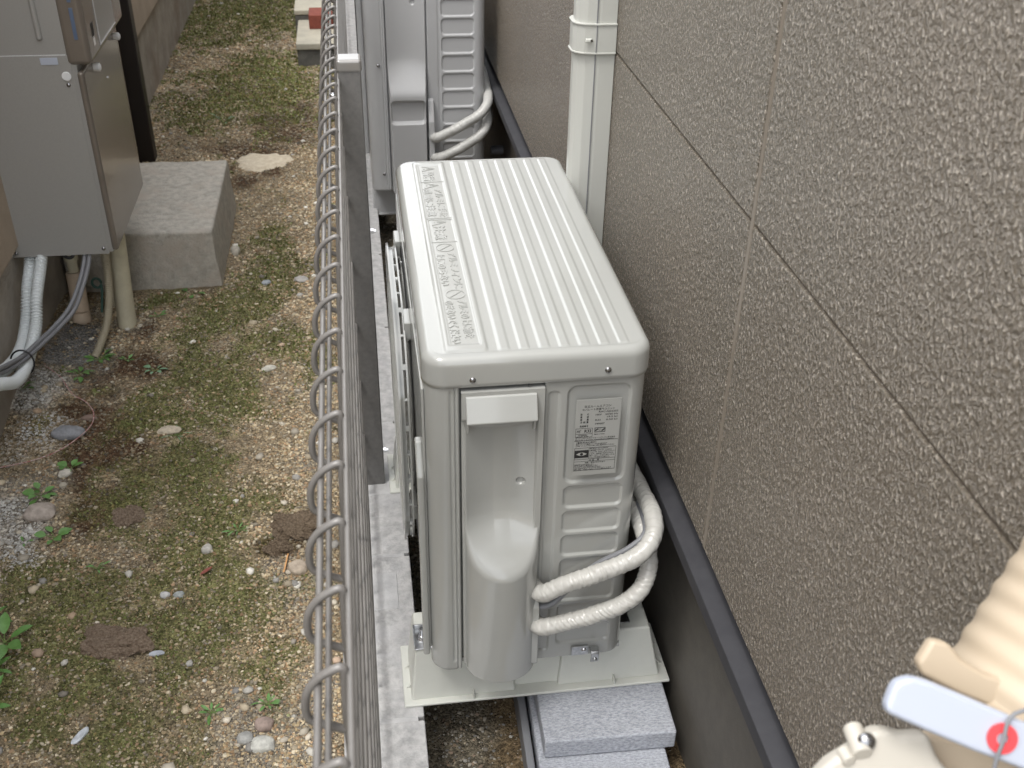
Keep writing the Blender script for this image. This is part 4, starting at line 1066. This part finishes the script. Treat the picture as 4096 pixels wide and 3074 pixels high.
tag(tube('corrugated_hose', [(-.700, 1.45, .09), (-.702, 1.44, .0), (-.706, 1.42, -.08), (-.716, 1.385, -.145), (-.735, 1.345, -.190), (-.748, 1.325, -.212)], corr(.0012, .0050, .0098), M_BEIGEC, n=14, step=.0013), 'beige corrugated hose dropping from the heater to the soil', 'hose')
tag(tube('black_wire', [(-.83, 1.45, .075), (-.81, 1.44, .03), (-.785, 1.44, .01), (-.765, 1.45, .04), (-.76, 1.46, .09)], .004, M_BTIE, n=8), 'short black wire curling just under the heater bottom', 'wire')
P = [(-.775 + .012 * math.cos(a), 1.585, -.135 + .014 * math.sin(a)) for a in np.linspace(0, 1.9 * PI, 14)] + [(-.765, 1.58, -.16), (-.77, 1.55, -.215)]
tag(tube('green_twine', P, .0035, M_TWINE, n=8, raw=True), 'loop of dark green twine behind the pipes under the heater', 'twine')

# ============================================================ FAR SLABS AND BRICK
G_ = 'old slabs and blocks stacked by the far fence'
slab('concrete_block', (-.305, 3.80, -.24), (-.140, 4.20, -.132), 'dark old concrete block carrying a slab by the far fence', M_OLDSIDE, .006, G_)
slab('paving_slab', (-.308, 3.79, -.1315), (-.140, 4.215, -.104), 'pale square paving slab in front of the red brick', M_OLDSLAB, .004, G_, cat='slab')
slab('concrete_block', (-.322, 4.225, -.24), (-.140, 4.75, -.085), 'old concrete block behind the red brick', M_OLDSIDE, .006, G_)
slab('paving_slab', (-.325, 4.222, -.0845), (-.140, 4.85, -.062), 'pale paving slab at the top edge, behind the red brick', M_OLDSLAB, .004, G_, cat='slab')
o = slab('red_brick', (-.252, 4.035, -.1035), (-.142, 4.185, -.041), 'red brick lying on the pale slab by the far fence', M_BRICK, .003, None, cat='brick')

# ============================================================ NOTABLE STONES, CLODS, WEEDS
def hz(x, y): return float(hgt(np.array([x]), np.array([y]))[0])
def rock(name, x, y, sx, sy, sz, color, label, cat='stone', seed=0, rough=.22, sub=3, rot=0, m=None):
    rg = random.Random(seed); t = bmesh.new(); bmesh.ops.create_icosphere(t, subdivisions=sub, radius=1)
    ph = [rg.uniform(0, 50) for _ in range(3)]
    for v in t.verts:
        p = v.co.copy()
        k_ = 1 + rough * (2 * float(fbm(np.array([p.x * 1.7 + ph[0] + p.z]), np.array([p.y * 1.7 + ph[1] - p.z * .8]))[0]) - 1) * 1.6
        q = p * k_
        q = Vector((math.copysign(abs(q.x) ** .85, q.x), math.copysign(abs(q.y) ** .85, q.y), math.copysign(abs(q.z) ** .9, q.z)))
        if sub > 3: q = q * (1 + .16 * (float(fbm(np.array([q.x * 9 + q.z * 4 + ph[2]]), np.array([q.y * 9 - q.z * 3]), 3)[0]) - .5))
        v.co = Vector((q.x * sx, q.y * sy, q.z * sz + (.0035 * (float(fbm(np.array([q.x * 14 + ph[2]]), np.array([q.y * 14]), 2)[0]) - .5) if sub > 3 else 0)))
    m_ = MB(); m_.add(t, Matrix.Translation((x, y, hz(x, y) + sz * .35)) @ Matrix.Rotation(rot, 4, 'Z'))
    mm = m or mat(name + '_mat%d' % seed, color, .85, var=tuple(c * .65 for c in color), vscale=90, bump=.5, bscale=260, bdist=.001)
    return tag(m_.build(name, mm), label, cat)
rock('rock', -.745, .985, .036, .020, .014, (.30, .31, .33), 'flat blue grey rock on brown soil near the left wall', seed=1, rot=-.1)
rock('rock', -.520, .965, .025, .014, .008, (.62, .54, .42), 'flat cream stone lying on moss in the middle of the path', seed=2)
rock('rock', -.745, .70, .032, .026, .014, (.46, .40, .35), 'pinkish pale rock among white gravel at the left edge', seed=3)
rock('rock', -.71, 1.045, .018, .009, .007, (.24, .17, .14), 'small brown stone just above the flat grey rock', seed=4)
rock('rock', -.445, 1.905, .014, .024, .014, (.52, .48, .40), 'rounded pale stone beside the concrete step block', seed=5)
rock('rock', -.40, .55, .010, .011, .008, (.55, .53, .48), 'small squarish white stone in the centre of the path', seed=6)
rock('rock', -.464, .43, .0095, .007, .006, (.56, .56, .55), 'left one of two small pale pebbles side by side on moss', seed=7)
rock('rock', -.440, .43, .0095, .007, .006, (.44, .47, .46), 'right one of two small pale pebbles side by side on moss', seed=8)
rock('rock', -.268, .068, .020, .015, .010, (.60, .60, .55), 'white rounded stone near the fence at the bottom edge', seed=9)
rock('rock', -.296, .082, .014, .011, .008, (.40, .40, .38), 'grey stone touching the white one near the bottom edge', seed=10)
rock('rock', -.268, .105, .016, .013, .010, (.36, .28, .24), 'brown mottled pebble just above the white stone near the bottom', seed=11)
rock('rock', -.225, .475, .017, .018, .010, (.50, .42, .33), 'beige stone among pebbles close to the fence', seed=12)
rock('rock', -.315, 1.22, .016, .012, .007, (.62, .60, .52), 'crumbled white stone piece right of the moss', seed=13, rough=.45)
rock('rock', -.345, 1.69, .013, .013, .006, (.40, .43, .46), 'grey blue pebble on the path right of the step block', seed=14)
rock('rock', -.245, 1.685, .020, .016, .007, (.47, .45, .42), 'pale flat stone beside the fence level with the step block', seed=15)
rock('rock', -.462, .287, .014, .006, .004, (.52, .55, .60), 'thin bluish white shell like chip on the path', seed=16)
rock('rock', -.555, .12, .007, .018, .004, (.66, .70, .74), 'white sliver of stone near the bottom edge', seed=17, rot=-.5)
rock('rock', -.72, .83, .014, .012, .008, (.60, .57, .50), 'white stone next to the weeds at the left', seed=18)
M_CLOD = mat('clod_soil', (.13, .09, .06), .95, var=(.27, .21, .155), vscale=220, bump=1., bscale=260, bdet=6, bdist=.005)
M_CLOD2 = mat('clod_soil_dark', (.09, .062, .038), .95, var=(.21, .16, .11), vscale=220, bump=1., bscale=260, bdet=6, bdist=.005)
rock('soil_clod', -.535, .315, .052, .040, .010, None, 'flat reddish brown clod of soil on the lower path', 'clod', 21, .55, 6, 0, M_CLOD)
rock('soil_clod', -.225, .60, .047, .040, .014, None, 'dark brown clod of soil beside the fence', 'clod', 22, .5, 6, .2, M_CLOD2)
rock('soil_clod', -.57, .67, .028, .034, .009, None, 'pinkish brown crumbly clod left of the path centre', 'clod', 23, .5, 6, 0, M_CLOD)
rock('soil_clod', -.262, .535, .030, .018, .008, None, 'small brown clod just below the dark one by the fence', 'clod', 24, .5, 6, 0, M_CLOD2)
# straw, wire, leaf
m_ = MB(); m_.box((-.0014, -.026, 0), (.0014, .026, .0014), mtx=Matrix.Translation((-.247, .49, hz(-.247, .49) + .006)) @ Matrix.Rotation(-.12, 4, 'Z')); tag(m_.build('wood_splinter', M_STRAW), 'thin orange wood splinter sticking out below the dark clod', 'splinter')
P = [(-.845, 1.245), (-.80, 1.20), (-.765, 1.14), (-.725, 1.10), (-.70, 1.05), (-.70, .99), (-.74, .92), (-.79, .88), (-.86, .86)]
P = [(a, b, hz(a, b) + .010) for a, b in P]
tw = tube('twisted_string', P, .0012, mat('string_red', (.35, .10, .09), .6, var=(.6, .55, .52), vscale=160), n=6); tag(tw, 'thin red and white twisted string trailing over the soil at the left', 'string')
def leaf_bm(L_, W_, bend, fold=.25):
    t = bmesh.new(); n = 6; rows_ = []
    for i in range(n + 1):
        s = i / n; ww = W_ * math.sin(PI * min(1, s * .97 + .03)) ** .75 * (1 - .25 * s)
        z = bend * L_ * s * s
        rows_.append([t.verts.new((-ww / 2, s * L_, z + fold * ww * .5)), t.verts.new((0, s * L_, z)), t.verts.new((ww / 2, s * L_, z + fold * ww * .5))])
    for i in range(n):
        for j in range(2): t.faces.new((rows_[i][j], rows_[i][j + 1], rows_[i + 1][j + 1], rows_[i + 1][j]))
    return t
def weed(x, y, s_, nl, label, m=M_GREEN, seed=0, upright=.5, wide=.5):
    rg = random.Random(seed); z = hz(x, y)
    w_ = empty('weed', (x, y, z), label, 'weed', 'small weeds sprouting on the path')
    st = MB(); lv = MB()
    for q in range(nl):
        a = q * 2.4 + rg.uniform(-.4, .4); el = upright * rg.uniform(.5, 1.4); L_ = s_ * rg.uniform(.55, 1.0); sl = s_ * rg.uniform(.3, .8)
        dr = Vector((math.cos(a) * math.cos(el), math.sin(a) * math.cos(el), math.sin(el)))
        p0 = Vector((x, y, z)); p1 = p0 + dr * sl
        st.cyl(p0, p1, .0007 + s_ * .008, n=5)
        t = leaf_bm(L_, L_ * wide * rg.uniform(.8, 1.2), rg.uniform(-.35, -.05))
        mt = Matrix.Translation(p1) @ Matrix.Rotation(a - PI / 2, 4, 'Z') @ Matrix.Rotation(el * .6, 4, 'X') @ Matrix.Rotation(rg.uniform(-.4, .4), 4, 'Y')
        lv.add(t, mt)
    st.build('stem', M_STEM, w_); lv.build('leaves', m, w_)
    return w_
weed(-.765, .40, .038, 6, 'leafy green weed at the left edge, topmost of the lower three', seed=1)
weed(-.725, .345, .045, 7, 'biggest green weed at the left edge with drooping broad leaves', seed=2)
weed(-.735, .275, .036, 6, 'green weed at the left edge just below the biggest one', seed=3)
weed(-.715, .20, .036, 6, 'lowest green weed at the left edge, with upright pointed leaves', seed=4, upright=.9)
weed(-.875, 1.15, .022, 6, 'small dark weed at the foot of the left wall', seed=5)
weed(-.715, .855, .026, 5, 'broad leafed small weed left of the clods', seed=6, wide=.8)
weed(-.755, .765, .030, 8, 'dense clump of round leafed weed beside white gravel', seed=7, wide=.8)
weed(-.70, .625, .028, 6, 'weed by the pale pinkish rock', seed=8, wide=.75)
weed(-.755, .615, .016, 3, 'single dark leaf weed among white gravel', seed=9)
weed(-.735, 1.315, .030, 9, 'dark green weed clump below the corrugated hose end', seed=10)
weed(-.765, 1.235, .026, 8, 'dark green weed lower left of the hose end', seed=11)
weed(-.59, 1.245, .026, 6, 'pale silvery green rosette weed on brown soil', M_GREEN2, seed=12, wide=.7, upright=.3)
weed(-.55, 1.64, .032, 3, 'flat round leafed weed in shade below the step block', seed=13, wide=1., upright=.2)
weed(-.505, .95, .026, 7, 'spiky light green grass tuft beside the cream stone', M_GREEN2, seed=14, wide=.14, upright=.4)

weed(-.355, .145, .017, 9, 'low light green tuft near the bottom among pebbles, the left one', seed=15, wide=.4)
weed(-.265, .150, .018, 9, 'low light green tuft near the bottom among pebbles, the right one', seed=16, wide=.4)
weed(-.62, 1.52, .018, 5, 'tiny weed between the thick drain pipe and the step block', seed=17)
weed(-.665, 1.30, .018, 5, 'tiny weed right of the hose end on grey soil', seed=18)
weed(-.345, .60, .020, 9, 'small feathery green tuft left of the dark clod', seed=19, wide=.25)
weed(-.60, .52, .018, 6, 'small weed in the shaded moss left of centre', seed=20, wide=.3)
weed(-.57, 3.05, .05, 6, 'thin pale weed near the foot of the neighbouring wall', M_GREEN2, seed=21, wide=.15, upright=.7)
m_ = MB(); m_.add(leaf_bm(.028, .010, .1), Matrix.Translation((-.405, .475, hz(-.405, .475) + .005)) @ Matrix.Rotation(-.9, 4, 'Z')); tag(m_.build('fallen_leaf', M_LEAFR), 'small dry red brown leaf on the mossy path', 'leaf')

# ============================================================ LOWER RIGHT: FITTINGS CLOSE TO THE CAMERA
def near(px, py, d):
    return Vector(CAM + CF * d + CR * (px - 2048) / 4271.4 * d - CU * (py - 1537) / 4271.4 * d)
def slabpoly(mb, pts, d, thick, bev=.0):
    """solid plate whose outline faces the viewer side, with real thickness"""
    t = bmesh.new(); fr = [t.verts.new(near(x, y, d)) for x, y in pts]; bk = [t.verts.new(near(x, y, d) + Vector(CF) * thick) for x, y in pts]
    n = len(pts); t.faces.new(fr); t.faces.new(bk[::-1])
    for i in range(n): t.faces.new((fr[i], bk[i], bk[(i + 1) % n], fr[(i + 1) % n]))
    bmesh.ops.recalc_face_normals(t, faces=t.faces[:])
    if bev: bmesh.ops.bevel(t, geom=t.edges[:], offset=bev, segments=3, profile=.5, affect='EDGES')
    mb.add(t)
el = empty('wrapped_elbow', near(3950, 2650, .60), 'blurred cream corrugated pipe elbow in the lower right corner', 'pipe elbow')
def off_el(t, th): return .050 + .0007 * np.sin(t * 400) + .0 * th
tube('hose', [near(4060, 2930, .604), near(4093, 2880, .604), near(4389, 2430, .60), near(4700, 1980, .59)], off_el, M_CREAM, el, n=32, step=.0015)
m_ = MB(); slabpoly(m_, [(3732, 2558), (3800, 2576), (3850, 2640), (3950, 2700), (4100, 2740), (4300, 2800), (4300, 2980), (4040, 2863), (3840, 2780), (3692, 2705), (3672, 2653)], .572, .010, .003); m_.build('collar', M_CREAM, el)
bd = empty('marked_band', near(3850, 2850, .56), 'blurred bluish white plastic band with a red ring mark in the lower right corner', 'band')
m_ = MB(); slabpoly(m_, [(3655, 2712), (3720, 2730), (3900, 2805), (4060, 2875), (4300, 2980), (4300, 3170), (4100, 3085), (3900, 3010), (3700, 2925), (3555, 2860), (3545, 2830), (3575, 2750), (3600, 2725)], .545, .010, .003); m_.build('strap', M_BLUEW, bd)
m_ = MB(); c0 = near(4010, 2956, .5435); dirn = Vector(-CF)
n_ = 32; t = bmesh.new(); ra, rb = .0078, .0032
def cir(r_, z, sx=1.): return [t.verts.new(c0 + Vector(CR) * r_ * math.cos(2 * PI * i / n_) * sx + Vector(CU) * r_ * math.sin(2 * PI * i / n_) + dirn * z) for i in range(n_)]
o1, o2, i1, i2 = cir(ra, -.001), cir(ra, .0004), cir(rb, -.001), cir(rb, .0004)
for i in range(n_):
    j = (i + 1) % n_; t.faces.new((o1[i], o1[j], o2[j], o2[i])); t.faces.new((o2[i], o2[j], i2[j], i2[i])); t.faces.new((i2[i], i2[j], i1[j], i1[i]))
m_.add(t); m_.build('red_ring', M_RED, bd)
tube('dark_string', [near(4120, 2835, .5415), near(4040, 2870, .5415), near(4015, 2960, .5405), near(3985, 3040, .5415), near(3975, 3100, .5425)], .0011, M_CABLE, bd, n=8)
bk = empty('cream_bracket', near(3500, 3000, .57), 'blurred pale cream plastic fitting with a small knob and dark screw at the bottom right', 'bracket')
m_ = MB(); slabpoly(m_, [(3260, 3110), (3320, 3050), (3420, 2990), (3500, 2925), (3560, 2925), (3600, 2945), (3720, 2940), (3760, 3040), (3840, 3140), (3840, 3300), (3260, 3300)], .575, .014, .004); m_.build('plate', M_CREAM2, bk)
m_ = MB(); slabpoly(m_, [(3700, 2935), (3980, 3000), (4200, 3130), (4200, 3300), (3800, 3300), (3740, 3060)], .592, .012, .004); m_.build('curved_flange', M_CREAM, bk)
m_ = MB(); m_.cyl(near(3408, 2908, .586), near(3452, 3020, .572), .0054, n=28, bev=.0012); m_.cyl(near(3368, 3000, .580), near(3400, 3050, .572), .0036, n=20, bev=.001); m_.build('knob', M_CREAM2, bk)
m_ = MB(); m_.dome(near(3466, 2968, .574), -CF, .0052, .0035); m_.build('screw', M_SCREW, bk)
